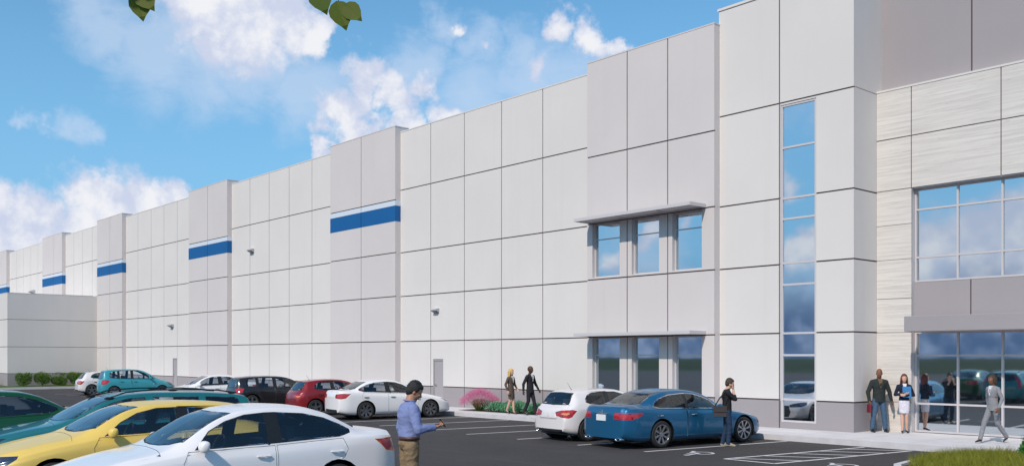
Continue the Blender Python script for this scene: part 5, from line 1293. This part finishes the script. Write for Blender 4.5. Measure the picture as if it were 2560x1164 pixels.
# the tree whose lowest leaves hang into the top of the picture
tree = empty('shade_tree', (-3.9, -2.1, 0), 0, 'leafy tree whose drooping leaves hang into the top left of the picture', 'tree')
tree.location.z = .19
T0 = Vector(tree.location)
b = MB(); b.tube([(0, 0, -.05), (.03, .02, 1.2), (.0, .05, 2.6), (.08, .25, 3.9), (.15, .5, 5.0), (.2, .6, 6.0)], [.17, .14, .12, .10, .07, .03], 14); b.build('trunk', mat('tree_bark', (.10, .075, .055), .9, bump=(14, .8), noise=(8, .3)), tree, smooth=True)
limbs = []
r = random.Random(12)
b = MB()
for tgt in ((.78, 3.32, 3.75), (1.2, 3.75, 3.82), (-1.2, 1.5, 4.6), (1.8, 1.2, 4.8), (-1.6, -1.0, 4.7), (1.2, -1.6, 4.9), (.1, 2.2, 5.2), (0, -.6, 5.9), (.95, 2.6, 4.4)):
    t = Vector(tgt); s0 = Vector((.08, .25, 3.6+.5*r.random())) if t.z < 5 else Vector((.15, .5, 4.8)); m_ = s0*.5+t*.5+Vector((0, 0, .28)); b.tube([s0, m_, t], [.05, .03, .008], 8); limbs.append((s0, m_, t))
b.build('limb', MATS['tree_bark'], tree, smooth=True)
def broad_leaf(b, base, d, nrm, ln):
    """pointed broad leaf folded along its midrib"""
    d = d.normalized(); s = d.cross(nrm).normalized(); n_ = s.cross(d)
    prof = [(0, 0), (.10, .22), (.28, .36), (.48, .37), (.68, .27), (.85, .12), (1.0, 0)]
    mid = [base+d*ln*t for t, w_ in prof]; mid[-1] = mid[-1]+n_*(-.06*ln)
    i0 = len(b.v); n = len(prof); b.v += [tuple(p) for p in mid]
    for sg in (-1, 1):
        i1 = len(b.v); b.v += [tuple(base+d*ln*t+s*sg*w_*ln+n_*(.10*w_*ln)) for t, w_ in prof[1:-1]]
        for k in range(n-1):
            f = (i0, i1, i0+1) if k == 0 else (i0+k, i1+k-1, i0+k+1) if k == n-2 else (i0+k, i1+k-1, i1+k, i0+k+1)
            b.f.append(f); b.m.append(0)
TL = mat('tree_leaf', (.10, .135, .018), .45)
tl = leafmat('tree_leaves', (.07, .125, .010), (.14, .17, .016), .35)
b = MB(); tw = MB()
def world_leaf(p, d, ln, nrm=(-.75, .66, .1)): broad_leaf(b, Vector(p)-T0, Vector(d), Vector(nrm), ln)
for (s0, m_, t) in limbs:
    for k in range(150):
        q = r.uniform(.35, 1.05); p = (s0*(1-q)+t*q)+Vector((0, 0, .28*math.sin(min(1, q)*3.14)))+Vector((r.gauss(0, .30), r.gauss(0, .30), abs(r.gauss(0, .26))+.05))
        wp = p+T0; dep = wp.x*-.7512+wp.y*.66
        if dep > 0.2 and wp.z < 2.3+.385*dep+.13: continue
        broad_leaf(b, p, rvec(r)+Vector((0, 0, -.6)), rvec(r), r.uniform(.07, .11))
# leaves that show at the top edge: pixel-free positions measured in metres
for p, d, ln, nr in (((-3.315, 1.205, 3.555), (.10, .10, -1), .105, (.8, -.6, .1)), ((-3.31, 1.20, 3.565), (.40, .40, -.8), .10, (.7, -.7, .2)), ((-3.27, 1.22, 3.60), (-.4, -.4, -.5), .08, (.7, -.7, .3)),
                     ((-2.86, 1.63, 3.555), (.25, .28, -1), .11, (.7, -.7, .1)), ((-2.815, 1.685, 3.50), (.22, .25, -1), .105, (.8, -.5, .0)), ((-2.80, 1.705, 3.49), (.55, .55, -.75), .085, (.5, -.8, .3)),
                     ((-2.70, 1.83, 3.62), (.6, .5, -.45), .08, (.7, -.7, .2))):
    world_leaf(p, d, ln, nr)
for a, c_ in (((-3.12, 1.22, 3.94), (-3.28, 1.24, 3.57)), ((-2.7, 1.65, 4.01), (-2.83, 1.68, 3.57)), ((-2.83, 1.68, 3.62), (-2.81, 1.69, 3.50)), ((-2.7, 1.65, 4.01), (-2.72, 1.80, 3.64))):
    a = Vector(a)-T0; c_ = Vector(c_)-T0; tw.tube([a, (a+c_)/2+Vector((.02, .01, .03)), c_], [.004, .0025, .0015], 5)
b.build('foliage', tl, tree); tw.build('twig', MATS['tree_bark'], tree, smooth=True)
